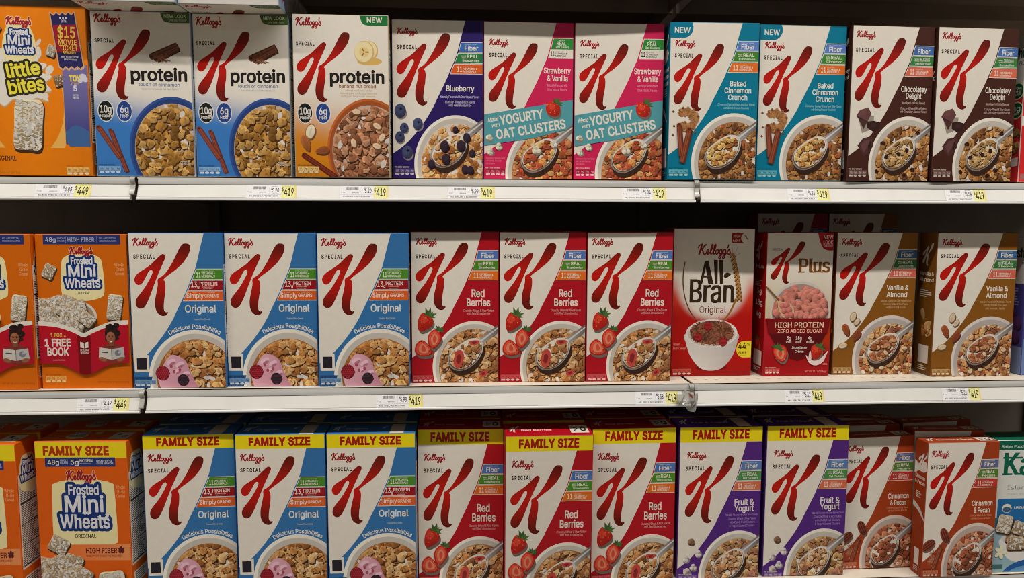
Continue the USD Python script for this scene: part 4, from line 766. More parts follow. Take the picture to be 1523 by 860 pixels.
def d_plus():
    A = Art(2.106); red = ink(160, 16, 18)
    A.field('front_panel', .004, .004, .996, 1.26, lambda x, y: mix(WHITE, ink(190, 172, 140), (y - .4) * 1.1), 2, 8)
    A.field('front_panel', .004, 1.245, .996, 2.102, lambda x, y: mix(mix(ink(170, 26, 40), ink(166, 44, 10), x), ink(146, 10, 16), (y - 1.5) * 2.5), 6, 10)
    k_emblem(A, 'front_panel/letter_emblem', .82, .775, .025, .125); A.text('front_panel/range_lettering', 'SPECIAL', .075, .258, .034, ink(60, 50, 46), w=.17)
    p = 'front_panel/new_badge'; A.poly(p, spline([(.755, 0), (.79, .12), (.84, .22), (.92, .255), (.997, .255)], False).tolist() + [(.997, 0)], ink(158, 22, 26)); micro(A, p, ['NEW', 'LOOK'], .915, .09, .055, .075, ink(206, 190, 180), 'c', [.145, .145], True); A.text(p, 'SAME TASTE', .915, .205, .022, ink(206, 190, 180), True, w=.14, al='c')
    t = 'front_panel/title_lettering'; br = ink(112, 66, 20); s = slab('Plus', .10); b = s.bounds; sx = .475 / (b[2] - b[0]); X = lambda u: .485 + (u - b[0]) * sx
    A.poly(t, affinity.affine_transform(s, [sx, 0, 0, -.20, .485 - b[0] * sx, .572]), br)
    for x0, x1, y in ((.475, .575, .56), (.475, .53, .385), (.645, .735, .56), (.645, .69, .372), (.715, .77, .425), (.79, .83, .425), (.815, .86, .56)): A.poly(t, sbox(x0, y, x1, y + .018), br)
    q = 'front_panel/bowl_picture'; c = ell(.53, 1.16, .455, .455, 64)
    A.poly(q, c.intersection(sbox(0, 0, 1, 1.255)), ink(188, 180, 172)); A.poly(q, ell(.53, 1.17, .425, .425, 64).intersection(sbox(0, 0, 1, 1.255)), ink(150, 130, 122))
    rng = np.random.default_rng(7); reg = ell(.53, 1.18, .40, .42, 48).intersection(sbox(0, 0, 1, 1.255))
    for x, y in sorted([(.53 + rng.uniform(-.38, .38), rng.uniform(.80, 1.24)) for _ in range(150)], key=lambda v: v[1]):
        if reg.contains(Point(x, y)): ball(A, q, x, y, .05, .05, shade(ink(176, 108, 94), rng.uniform(.7, 1.15)), .75, .3, 9)
    A.poly(q, sbox(.4, 1.251, .41, 1.2515), red)
    A.poly(q, spline([(.02, .80), (.05, .80), (.20, .985), (.36, 1.02), (.43, 1.12), (.42, 1.22), (.36, 1.26), (.26, 1.22), (.19, 1.10), (.17, 1.0)], n=4), ink(190, 160, 124)); A.poly(q, [(.004, .77), (.004, .80), (.19, 1.0), (.21, .975)], ink(112, 84, 50))
    for x, y in ((.25, 1.06), (.32, 1.05), (.28, 1.13), (.36, 1.12), (.33, 1.2), (.39, 1.19)): ball(A, q, x, y, .042, .042, ink(184, 104, 96), .4, .25, 12)
    k = 'front_panel/claim_badge'; dk = ink(84, 10, 14)
    A.poly(k, Polygon([(.02, 1.25), (.985, 1.25), (.965, 1.42), (.86, 1.62), (.70, 1.80), (.52, 1.87), (.36, 1.82), (.17, 1.64), (.06, 1.45)]), dk)
    A.poly(k, [(.035, 1.25), (.975, 1.25), (.955, 1.475), (.055, 1.475)], ink(112, 14, 16))
    A.text(k, 'HIGH PROTEIN', .52, 1.385, .078, ink(214, 186, 160), True, w=.74, al='c'); A.text(k, 'ZERO ADDED SUGAR', .53, 1.46, .048, ink(214, 176, 150), True, w=.67, al='c')
    for x, a, b_ in ((.37, '5g', 'FIBER'), (.52, '18g', 'PROTEIN'), (.69, '4g', 'NET CARBS')): A.text(k, a, x, 1.565, .05, ink(220, 200, 186), True, w=.06 if len(a) < 3 else .09, al='c'); A.text(k, b_, x, 1.615, .024, ink(220, 200, 186), True, w=.085 if len(b_) < 8 else .11, al='c')
    A.text(k, 'Strawberry', .535, 1.70, .034, WHITE, True, w=.23, al='c'); A.text(k, 'Crème', .535, 1.755, .034, WHITE, True, w=.135, al='c')
    strawberry(A, 'front_panel/strawberry_picture#1', [(.14,1.70),(.22,1.65),(.31,1.66),(.355,1.74),(.345,1.84),(.29,1.90),(.22,1.87),(.15,1.79)], 5, (.19, 1.70, .11), True)
    m = 'front_panel/strawberry_picture#2'; strawberry(A, m, [(.72,1.68),(.80,1.63),(.87,1.67),(.88,1.77),(.80,1.86),(.73,1.81)], 6, (.84, 1.69, .10))
    A.poly(m, spline([(.64,1.79),(.68,1.84),(.76,1.88),(.86,1.85),(.97,1.73),(.94,1.82),(.9,1.9),(.8,1.95),(.7,1.92),(.65,1.84)], n=3), ink(206, 190, 186)); A.poly(m, spline([(.68,1.85),(.69,1.75),(.71,1.74),(.72,1.86)], n=3), ink(206, 190, 186))
    facts(A, 'front_panel/nutrition_strip', .03, 1.985, .22, WHITE, (ink(180, 70, 66), ink(206, 160, 150), ink(210, 186, 180))); A.text('front_panel/nutrition_strip', 'NET WT 10.1 OZ (286g)', .64, 2.055, .026, ink(206, 150, 140), w=.32); A.text('front_panel/nutrition_strip', 'CEREAL', .90, 1.945, .03, ink(206, 150, 140), w=.07)
    return A
def d_fruit():
    asp = 1.739; A = Art(asp); c = ink(74, 34, 112); oy = .17
    base_front(A, 'f', c, oy=oy, special=.488, kel=(.09, .28, .23), k=(.95, .958, .03, .334), sp=(.08, .225)); family(A, c, .17)
    badges(A, fiber_rows('REAL', 'Oat Clusters', .394, ink(66, 124, 66), ink(190, 98, 66), ink(76, 112, 160)), oy)
    t = 'front_panel/title_lettering'; A.text(t, 'Fruit &', .80, .895, .068, WHITE, w=.235, al='c', grow=.002); A.text(t, 'Yogurt', .80, .968, .068, WHITE, w=.235, al='c', grow=.002)
    micro(A, t, ['Naturally Flavored with Other Natural Flavors', 'Crunchy Wheat & Rice Flakes', 'with Oat & Fruit Clusters', '& Yogurt Coated Clusters'], .78, 1.02, .025, .042, ink(160, 130, 182), w=[.40, .34, .31, .31])
    p = 'front_panel/bowl_picture'; bowl(A, p, .74, 1.735, .48, .545, RIM, .07, ink(176, 142, 102), [ink(180, 140, 92), ink(196, 162, 116), ink(160, 116, 70), ink(150, 100, 80)], .048, 190, 91, milkp=.12)
    spoon(A, p, [ink(176, 130, 88), ink(150, 104, 76), ink(196, 160, 120)], .045, 50, 92, oy=.17)
    for k, (x, y, b) in enumerate(((.165,1.31,ink(140,104,80)),(.25,1.446,ink(204,196,192)),(.105,1.507,ink(204,198,190)),(.195,1.604,ink(200,192,186)),(.115,1.65,ink(190,174,168)))): cluster(A, 'front_panel/cluster_picture#%d' % k, x, y, .042, b, k)
    facts(A, 'front_panel/nutrition_strip', .02, 1.69, .22, WHITE, (ink(110, 84, 140), ink(190, 170, 200), ink(190, 176, 200)))
    return A
def d_pecan():
    A = Art(1.64); c = ink(146, 54, 18); base_front(A, 'p', c, special=.315, kel=(.055, .095, .24), sp=(.055, .225), k=(.975, .955, .005, .128))
    badges(A, fiber_rows('REAL', 'Pecans', .215, ink(76, 116, 46), ink(176, 50, 40), ink(84, 92, 130)))
    t = 'front_panel/title_lettering'; A.text(t, 'Cinnamon', .80, .775, .062, WHITE, w=.29, al='c', grow=.002); A.text(t, '& Pecan', .80, .86, .062, WHITE, w=.22, al='c', grow=.002)
    micro(A, t, ['Crunchy Wheat & Rice Flakes', 'with Real Cinnamon & Pecans'], .79, .905, .024, .035, ink(206, 140, 110), w=[.31, .27], shear=.2)
    p = 'front_panel/bowl_picture'; bowl(A, p, .75, 1.54, .48, .555, ink(186, 172, 162), .075, ink(186, 140, 116), [ink(160, 92, 62), ink(176, 116, 84), ink(140, 72, 48), ink(190, 140, 108)], .052, 170, 101, milkp=.14)
    spoon(A, p, [ink(150, 84, 56), ink(170, 112, 82), ink(126, 66, 44)], .05, 40, 102)
    for k, (x, y, r) in enumerate(((.075, 1.245, -.6), (.30, 1.13, 1.1))):
        q = 'front_panel/pecan_picture#%d' % k; g = ell(x, y, .10, .058, 24, r); A.poly(q, affinity.translate(g, .012, .022), ink(110, 80, 66)); A.poly(q, g, lit(ink(122, 56, 38), x, y, .09, .35))
        for s in (-.45, 0, .45):
            a = np.array([math.cos(r), math.sin(r)]); n = np.array([-a[1], a[0]]) * .058 * s; A.poly(q, LineString([np.array([x, y]) - a * .085 + n, np.array([x, y]) + n * 1.15, np.array([x, y]) + a * .085 + n]).buffer(.006).intersection(g), ink(66, 26, 20))
    q = 'front_panel/cinnamon_picture'; rng = np.random.default_rng(3)
    for _ in range(70): A.poly(q, blob(rng, .13 + rng.normal() * .035, 1.42 + rng.normal() * .035, .012, 5), shade(ink(160, 104, 80), rng.uniform(.6, 1.3)))
    stick(A, 'front_panel/cinnamon_stick_picture', (.25, 1.26), (.125, 1.61), .028, ink(140, 70, 44))
    facts(A, 'front_panel/nutrition_strip', .02, 1.545, .21, ink(100, 30, 10), (ink(186, 110, 80), ink(120, 40, 16), ink(206, 170, 150)))
    return A
def d_kashi(kind):
    asp = {'white': 1.62, 'red': 1.70, 'purple': 1.70}[kind]; A = Art(asp)
    A.poly('front_panel', A.panel, ink(198, 200, 192)); t = 'front_panel/title_lettering'
    if kind == 'white':
        g = ink(6, 88, 66); A.poly('front_panel/top_band', spline([(.004, .0), (.004, .085), (.03, .115), (.5, .12), (.97, .115), (.996, .085), (.996, 0)], n=3), g); A.text('front_panel/top_band', 'Better Food You LOVE', .06, .09, .032, ink(190, 206, 196), True, w=.52)
    else: g = ink(24, 70, 52)
    s = slab('Kashi', .09); b = s.bounds; sx = .80 / (b[2] - b[0]); A.poly(t, affinity.affine_transform(s, [sx, 0, 0, -.27, .10 - b[0] * sx, .42]), g)
    for x0, x1, y in ((.085, .21, .40), (.085, .21, .20), (.24, .335, .40), (.235, .33, .20)): A.poly(t, sbox(x0, y, x1, y + .022), g)
    if kind == 'white':
        A.text(t, 'Island Vanilla', .16, .60, .05, ink(108, 120, 126), w=.62); A.text(t, 'Organic Whole Wheat Biscuits', .16, .665, .022, ink(150, 156, 156), w=.55)
        A.field('front_panel', .004, 1.02, .996, 1.616, lambda x, y: mix(ink(130, 160, 172), ink(150, 184, 180), x + y - 1.4), 4, 4)
        p = 'front_panel/claim_badge'; A.poly(p, sbox(.08, .74, .93, 1.08).buffer(.03), ink(28, 96, 150)); A.poly(p, ell(.17, .83, .06, .055, 24), WHITE); A.poly(p, ell(.17, .845, .05, .035, 24), ink(60, 90, 110)); A.text(p, 'USDA ORGANIC', .26, .84, .03, WHITE, True, w=.4)
        A.poly(p, sbox(.005, .94, .12, 1.07), ink(46, 96, 110))
        q = 'front_panel/bowl_picture'; A.poly(q, spline([(.12, 1.2), (.14, 1.34), (.25, 1.47), (.5, 1.52), (.75, 1.47), (.86, 1.34), (.88, 1.2), (.5, 1.1)], n=4), ink(206, 204, 198)); A.poly(q, ell(.5, 1.2, .38, .11, 40), ink(190, 186, 180))
        for k, (x, y, r) in enumerate(((.28, 1.18, 8), (.45, 1.14, -10), (.62, 1.18, 15), (.36, 1.08, 20), (.53, 1.04, -8), (.3, 1.26, 0), (.5, 1.26, 4), (.7, 1.25, -12))): biscuit(A, q, x, y, .095, .075, r, 200 + k, .5)
        biscuit(A, 'front_panel/biscuit_picture', .15, 1.02, .085, .10, 12, 222, .9)
        for k in range(5): A.poly('front_panel/flower_picture', ell(.12 + .04 * math.cos(k * 1.26), 1.37 + .05 * math.sin(k * 1.26), .04, .024, 14, k * 1.26), ink(212, 208, 176))
        A.poly('front_panel', ell(.55, 1.72, .42, .26, 40), ink(30, 84, 146)); A.poly('front_panel', ell(.5, 1.78, .36, .24, 40), ink(92, 140, 180)); A.poly('front_panel/nutrition_strip', sbox(.03, 1.52, .16, 1.58), ink(60, 104, 104))
    elif kind == 'red':
        A.poly('front_panel', spline([(.004, .62), (.3, .56), (.6, .6), (.996, .5)], False).tolist() + [(.996, 1.696), (.004, 1.696)], ink(198, 40, 40)); A.poly('front_panel', [(.004, .93), (.5, .9), (.5, 1.0), (.004, 1.04)], ink(206, 200, 190))
        A.text(t, 'Cinnamon Harvest', .5, .80, .06, WHITE, w=.6, al='c'); bowl(A, 'front_panel/bowl_picture', .55, 1.36, .36, .30, RIM, .05, ink(150, 100, 60), FDRK, .05, 90, 300)
        A.poly('front_panel/nutrition_strip', sbox(.02, 1.6, .3, 1.67), ink(150, 100, 96))
    else:
        A.poly('front_panel', sbox(.004, .55, .996, 1.696), ink(58, 56, 116)); A.text(t, 'Blueberry Clusters', .5, .75, .06, WHITE, w=.7, al='c'); A.poly('front_panel', sbox(.004, 1.25, .996, 1.696), ink(96, 116, 160))
        for k in range(6): berry(A, 'front_panel/blueberry_picture#%d' % k, .2 + .13 * k, 1.0 + .1 * (k % 2), .08, ink(70, 50, 100))
    return A

# ------------------------------------------------------------------ cartons
def side_art(kind, dw, asp, name):
    """Print of a side panel: x from 0 to dw (box widths), viewed from outside."""
    A = Art(asp); A.panel = sbox(.004, .004, dw - .004, asp - .004); P = 'side_panel'; rng = np.random.default_rng(zlib.crc32(name.encode()))
    def lines(x0, x1, y0, y1, n, col):
        for k in range(n):
            y = y0 + (y1 - y0) * k / n; A.poly(P + '/small_print', sbox(x0, y, x0 + (x1 - x0) * rng.uniform(.55, 1), y + (y1 - y0) / n * .5), col)
    m = dw / 2
    if kind[0] == 'facts':      # nutrition facts: pale panel of dense black print between coloured ends
        base = kind[1]; A.poly(P, A.panel, base); A.poly(P + '/facts_panel', sbox(.02, asp * .2, dw - .02, asp * .80), WHITE)
        A.text(P + '/facts_panel', 'Nutrition Facts', m, asp * .2 + .06, .04, ink(30, 28, 28), True, w=dw * .78, al='c')
        for y in np.linspace(asp * .25, asp * .78, 5): A.poly(P + '/facts_panel', sbox(.03, y, dw - .03, y + .012), ink(26, 24, 24))
        lines(.04, dw - .04, asp * .265, asp * .785, 46, ink(74, 70, 66))
        A.poly(P + '/address_label', sbox(.05, asp * .85, dw - .05, asp * .93), WHITE); lines(.07, dw - .07, asp * .86, asp * .925, 5, ink(60, 56, 56))
        if kind[2] == 'mini':
            cream(A, P + '/product_badge', .05, .16, dw - .05, .58, .02); A.clip = None; mini_logo(A, P + '/product_badge', m, .22, dw * .68)
        else: k_emblem(A, P + '/letter_emblem', .30, .24, .06, .06, WHITE if kind[2] == 'light' else K_RED)
    else:
        base, title = kind[1], kind[2]; A.grad(P, A.panel, lambda x, y: shade(base, .95 - .1 * y), 4)
        if title[0] == 'Kashi':
            if title[1] is not None: A.poly(P, sbox(.004, asp * title[2], dw - .004, asp - .004), title[1])
            s = slab('Kashi', .09); b = s.bounds; sx = (dw * .86) / (b[2] - b[0]); A.poly(P + '/lettering', affinity.affine_transform(s, [sx, 0, 0, -.12, .03 - b[0] * sx, .25]), ink(34, 62, 52)); A.text(P + '/lettering', 'GO', dw * .75, .33, .05, ink(40, 70, 60), w=.08)
            for y in (.62, .84) if title[3] == 'red' else ():
                A.poly(P + '/claim_badge', ell(dw * .72, y, .115, .10, 26), ink(206, 200, 150)); A.poly(P + '/claim_badge', ell(dw * .72, y, .10, .088, 26), ink(16, 84, 50)); A.text(P + '/claim_badge', '12g' if y < .7 else '8g', dw * .72, y + .01, .06, WHITE, True, w=.13, al='c'); A.text(P + '/claim_badge', 'PROTEIN' if y < .7 else 'FIBER', dw * .72, y + .05, .02, WHITE, True, w=.1, al='c')
            if title[3] == 'red':
                flakes(A, P + '/cereal_picture', ell(dw * .6, 1.22, .16, .2, 30), FDRK, .05, 26, 5); A.poly(P, [(.02, 1.42), (dw - .02, 1.38), (dw - .02, 1.48), (.02, 1.52)], ink(206, 196, 190))
            else:
                for k, (x, y) in enumerate(((.15, .95), (.24, 1.05), (.12, 1.15), (.22, 1.22))): berry(A, P + '/berry_picture#%d' % k, x, y, .07, ink(84, 50, 96), False)
                A.poly(P, sbox(.004, asp * .80, dw - .004, asp - .004), ink(110, 124, 156)); lines(.05, dw - .05, .62, .85, 7, ink(140, 140, 190))
        else:
            wt = title[3] if len(title) > 3 else WHITE
            k_emblem(A, P + '/letter_emblem', .34, .36, .06, .12, wt)
            for k, s in enumerate(title[0]): A.text(P + '/lettering', s, m, .52 + .075 * k, .045, wt, True, al='c', w=min(dw * .8, .07 * len(s)))
            lines(.06, dw - .06, .70, .80, 4, shade(wt, .8))
            for k, s in enumerate(title[1]): A.text(P + '/lettering', s, m, .90 + .17 * k, .08, wt, True, al='c', w=min(dw * .6, .08 * len(s)))
            if title[2] == 'almond':
                almond(A, P + '/almond_picture#1', .14, 1.0, .07, 1.2, ink(160, 126, 84)); almond(A, P + '/almond_picture#2', .24, 1.12, .08, -.6, ink(196, 150, 96)); flakes(A, P + '/cereal_picture', ell(.2, 1.2, .12, .08, 20), FLK, .04, 14, 9)
            if title[2] == 'swirl': A.poly(P + '/swirl', spline([(0, .3), (.12, .34), (.22, .27), (.3, .33), (.2, .42), (.1, .42), (0, .47)], n=4), WHITE); A.poly(P + '/swirl', spline([(0, .85), (.15, .92), (.25, 1.05), (.26, 1.08), (.12, .97), (0, .92)], n=4), shade(WHITE, .8))
            if title[2] == 'berry': strawberry(A, P + '/strawberry_picture', [(.12, 1.6), (.2, 1.55), (.28, 1.6), (.27, 1.72), (.2, 1.78), (.13, 1.7)], 3, (.2, 1.58, .07))
            A.poly(P + '/scan_badge', sbox(.08, asp - .36, dw - .07, asp - .14), ink(198, 186, 176)); lines(.08, dw - .08, asp - .11, asp - .04, 3, shade(wt, .75))
    return A
def top_art(kind, w, d):
    dw = d / w; A = Art(dw); A.panel = sbox(.004, .004, .996, dw - .004); P = 'top_flap'; base, txt, mode = kind
    A.poly(P, A.panel, base); A.poly(P + '/flap_seam', sbox(.004, dw * .60, .996, dw * .615), shade(base, .55))
    if mode == 'plain': return A
    if mode == 'mini':
        cream(A, P + '/product_badge', .24, .03, .46, .30, 0); mini_logo(A, P + '/product_badge', .35, .06, .17)
        A.poly(P + '/recycling_badge', sbox(.74, .04, .95, .30), WHITE); A.poly(P + '/recycling_badge', ell(.81, .12, .045, .045, 3), ink(40, 36, 36)); A.poly(P + '/recycling_badge', ell(.89, .2, .035, .04, 20).difference(ell(.89, .2, .022, .026, 20)), ink(60, 56, 56)); A.text(P + '/lettering', 'best by', .6, .13, .03, ink(60, 40, 30), w=.13)
        A.poly(P + '/lettering', [(.5, .04), (.57, .02), (.57, .09), (.5, .1)], ink(214, 206, 150)); return A
    k_emblem(A, P + '/letter_emblem', .20, dw * .62, .04, dw * .22, WHITE if mode != 'dim' else shade(WHITE, .8))
    A.text(P + '/lettering', txt, .19, dw * .62, .05, WHITE, True, w=.032 * len(txt))
    if mode == 'code': A.poly(P + '/scan_badge', [(.71, dw * .12), (.87, dw * .12), (.87, dw - .004), (.71, dw - .004)], ink(204, 192, 176)); k_emblem(A, P + '/letter_emblem', .1, dw * .35, .60, dw * .3, WHITE)
    else:
        A.poly(P + '/recycling_badge', sbox(.76, dw * .22, .97, dw * .82), WHITE)
        for x in (.82, .91): A.poly(P + '/recycling_badge', ell(x, dw * .52, .035, dw * .2, 3 if x < .9 else 16).difference(ell(x, dw * .52, .018, dw * .1, 3 if x < .9 else 16)), ink(40, 50, 44))
    return A

EPS = 6e-5
def make_carton(spec, label, loc, rot, scale, group):
    w, h, d = spec['w'], spec['h'], spec['d']; t = thing('cereal_box', label, 'cereal box', loc, rot, scale, group)
    obj(t, 'carton', chamfer_box(w, d, h, .0011), M_PRINT_SIDE(spec['side']))
    fa = spec['front'](); fa.build(t, w - .001, h - .001, EPS, None, mapf=lambda V: V + [0, 0, .0005])
    def right(V): return np.c_[np.full(len(V), w / 2) - V[:, 1], (V[:, 0] + w / 2) + .0005, V[:, 2] + .0005]
    def left(V): return np.c_[np.full(len(V), -w / 2) + V[:, 1], d - (V[:, 0] + w / 2) - .0005, V[:, 2] + .0005]
    for s, f in (('L', left), ('R', right)):
        if spec.get(s): side_art(spec[s], (d - .001) / w, h / w, spec['name'] + s).build(t, w, h - .001, EPS, None, mapf=f)
    def top(V): return np.c_[V[:, 0], d - .0005 - (h - V[:, 2]), np.full(len(V), h) - V[:, 1]]
    ta = top_art(spec['top'], w - .002, d - .001); ta.build(t, w - .002, h, EPS, None, mapf=lambda V: np.c_[V[:, 0], d - .0005 - (h - V[:, 2]) * (d - .001) / (ta.asp * (h / ta.asp)), np.full(len(V), h) - V[:, 1]])
    return t
_sm = {}
def M_PRINT_SIDE(c):
    k = tuple(np.round(c, 4))
    if k not in _sm: _sm[k] = mat('carton_board' + (f'_{len(_sm):03d}' if _sm else ''), c, .45, .04, 25.)
    return _sm[k]

LB = ink(60, 112, 160)
SPEC = {
 'P': dict(w=.2025, h=.343, d=.0655, front=lambda: d_protein(False), side=ink(150, 160, 170), R=('facts', ink(130, 150, 172), 'red'), top=(ink(190, 186, 178), 'protein', 'plain')),
 'N': dict(w=.2025, h=.343, d=.07, front=lambda: d_protein(True), side=ink(170, 160, 140), R=('facts', ink(170, 150, 110), 'red'), top=(ink(196, 188, 172), 'protein', 'plain')),
 'B': dict(w=.1985, h=.3425, d=.07, front=d_blue, side=ink(36, 22, 86), top=(ink(36, 22, 86), 'Blueberry', 'logo')),
 'S': dict(w=.1985, h=.3425, d=.07, front=d_straw, side=ink(150, 26, 62), top=(ink(170, 28, 70), 'Strawberry & Vanilla', 'logo')),
 'C': dict(w=.1985, h=.3425, d=.07, front=d_bcc, side=ink(0, 100, 124), L=('logo', ink(0, 98, 122), (['Baked', 'Cinnamon', 'Crunch'], [], 'swirl')), top=(ink(0, 100, 124), 'Baked Cinnamon Crunch', 'logo')),
 'H': dict(w=.1945, h=.3425, d=.07, front=d_choc, side=ink(58, 30, 22), L=('logo', ink(58, 30, 22), (['Chocolatey', 'Delight'], [], '')), top=(ink(58, 30, 22), 'Chocolatey Delight', 'logo')),
 'T': dict(w=.215, h=.349, d=.07, front=d_bites, side=ink(200, 104, 8), R=('facts', ink(176, 92, 16), 'mini'), top=(ink(210, 112, 8), '', 'plain')),
 'X': dict(w=.2, h=.335, d=.07, front=lambda: d_kashi('red'), side=ink(190, 190, 182), L=('logo', ink(200, 198, 190), ('Kashi', ink(190, 40, 42), .38, 'red')), top=(ink(196, 196, 190), '', 'plain')),
 'M': dict(w=.1923, h=.3389, d=.075, front=lambda: d_mw(False), side=ink(200, 94, 10), R=('facts', ink(196, 88, 10), 'mini'), top=(ink(180, 84, 12), '', 'plain')),
 'O': dict(w=.1996, h=.3421, d=.07, front=lambda: d_original(False), side=ink(44, 100, 156), R=('facts', ink(44, 100, 156), 'light'), top=(ink(50, 108, 166), 'Original', 'code')),
 'R': dict(w=.1979, h=.3451, d=.07, front=lambda: d_red(False), side=ink(140, 12, 24), R=('facts', ink(140, 12, 24), 'light'), top=(ink(140, 12, 24), 'Red Berries', 'logo')),
 'A': dict(w=.1966, h=.3536, d=.07, front=d_bran, side=ink(150, 20, 16), top=(ink(196, 188, 176), 'Bran', 'plain')),
 'L': dict(w=.1634, h=.3441, d=.072, front=d_plus, side=ink(150, 14, 18), L=('logo', ink(150, 14, 18), (['Plus'], ['5g', '18g', '4g'], 'berry')), top=(ink(150, 14, 18), 'Plus', 'logo')),
 'V': dict(w=.1979, h=.3451, d=.07, front=d_van, side=ink(112, 70, 20), L=('logo', ink(112, 70, 20), (['Vanilla &', 'Almond'], [], 'almond')), top=(ink(112, 70, 20), 'Vanilla & Almond', 'logo')),
 'Y': dict(w=.2, h=.335, d=.07, front=lambda: d_kashi('purple'), side=ink(60, 60, 116), L=('logo', ink(196, 194, 190), ('Kashi', ink(62, 58, 120), .34, 'berry')), top=(ink(190, 190, 186), '', 'plain')),
 'MF': dict(w=.2014, h=.3594, d=.08, front=lambda: d_mw(True), side=ink(204, 90, 14), R=('facts', ink(200, 88, 14), 'mini'), top=(ink(206, 92, 14), '', 'mini')),
 'OF': dict(w=.1985, h=.3696, d=.085, front=lambda: d_original(True), side=ink(44, 100, 156), R=('facts', ink(44, 100, 156), 'light'), top=(ink(50, 108, 166), 'Original', 'code')),
 'RF': dict(w=.1985, h=.3686, d=.085, front=lambda: d_red(True), side=ink(150, 14, 24), top=(ink(164, 14, 26), 'Red Berries', 'logo')),
 'F': dict(w=.1985, h=.3686, d=.085, front=d_fruit, side=ink(70, 34, 106), top=(ink(74, 36, 110), 'Fruit & Yogurt', 'code')),
 'CP': dict(w=.179, h=.3296, d=.046, front=d_pecan, side=ink(146, 54, 18), L=('logo', ink(146, 54, 18), (['Cinnamon', '& Pecan'], [], 'swirl')), top=(ink(150, 58, 24), 'Cinnamon & Pecan', 'logo')),
 'W': dict(w=.2, h=.328, d=.07, front=lambda: d_kashi('white'), side=ink(186, 194, 188), L=('logo', ink(150, 176, 180), ('Kashi', ink(140, 168, 176), .6, 'plain')), top=(ink(10, 90, 68), '', 'plain')),
}
for k in SPEC: SPEC[k]['name'] = k
SHZ = {1: Z1 + LIP, 2: Z1 - GAP + LIP, 3: Z1 - GAP - GAP3 + LIP}
first = {}
def put(k, x, y, z, label, group, rz=0., rx=0., ry=0., scale=None):
    if k in first: return dup(first[k], label, (x, y, z), (rx, ry, rz), scale, group)
    first[k] = make_carton(SPEC[k], label, (x, y, z), (rx, ry, rz), scale, group); return first[k]

R1, R2, R3 = 'cereal boxes on the upper shelf', 'cereal boxes on the middle shelf', 'family size and small cereal boxes on the bottom shelf'
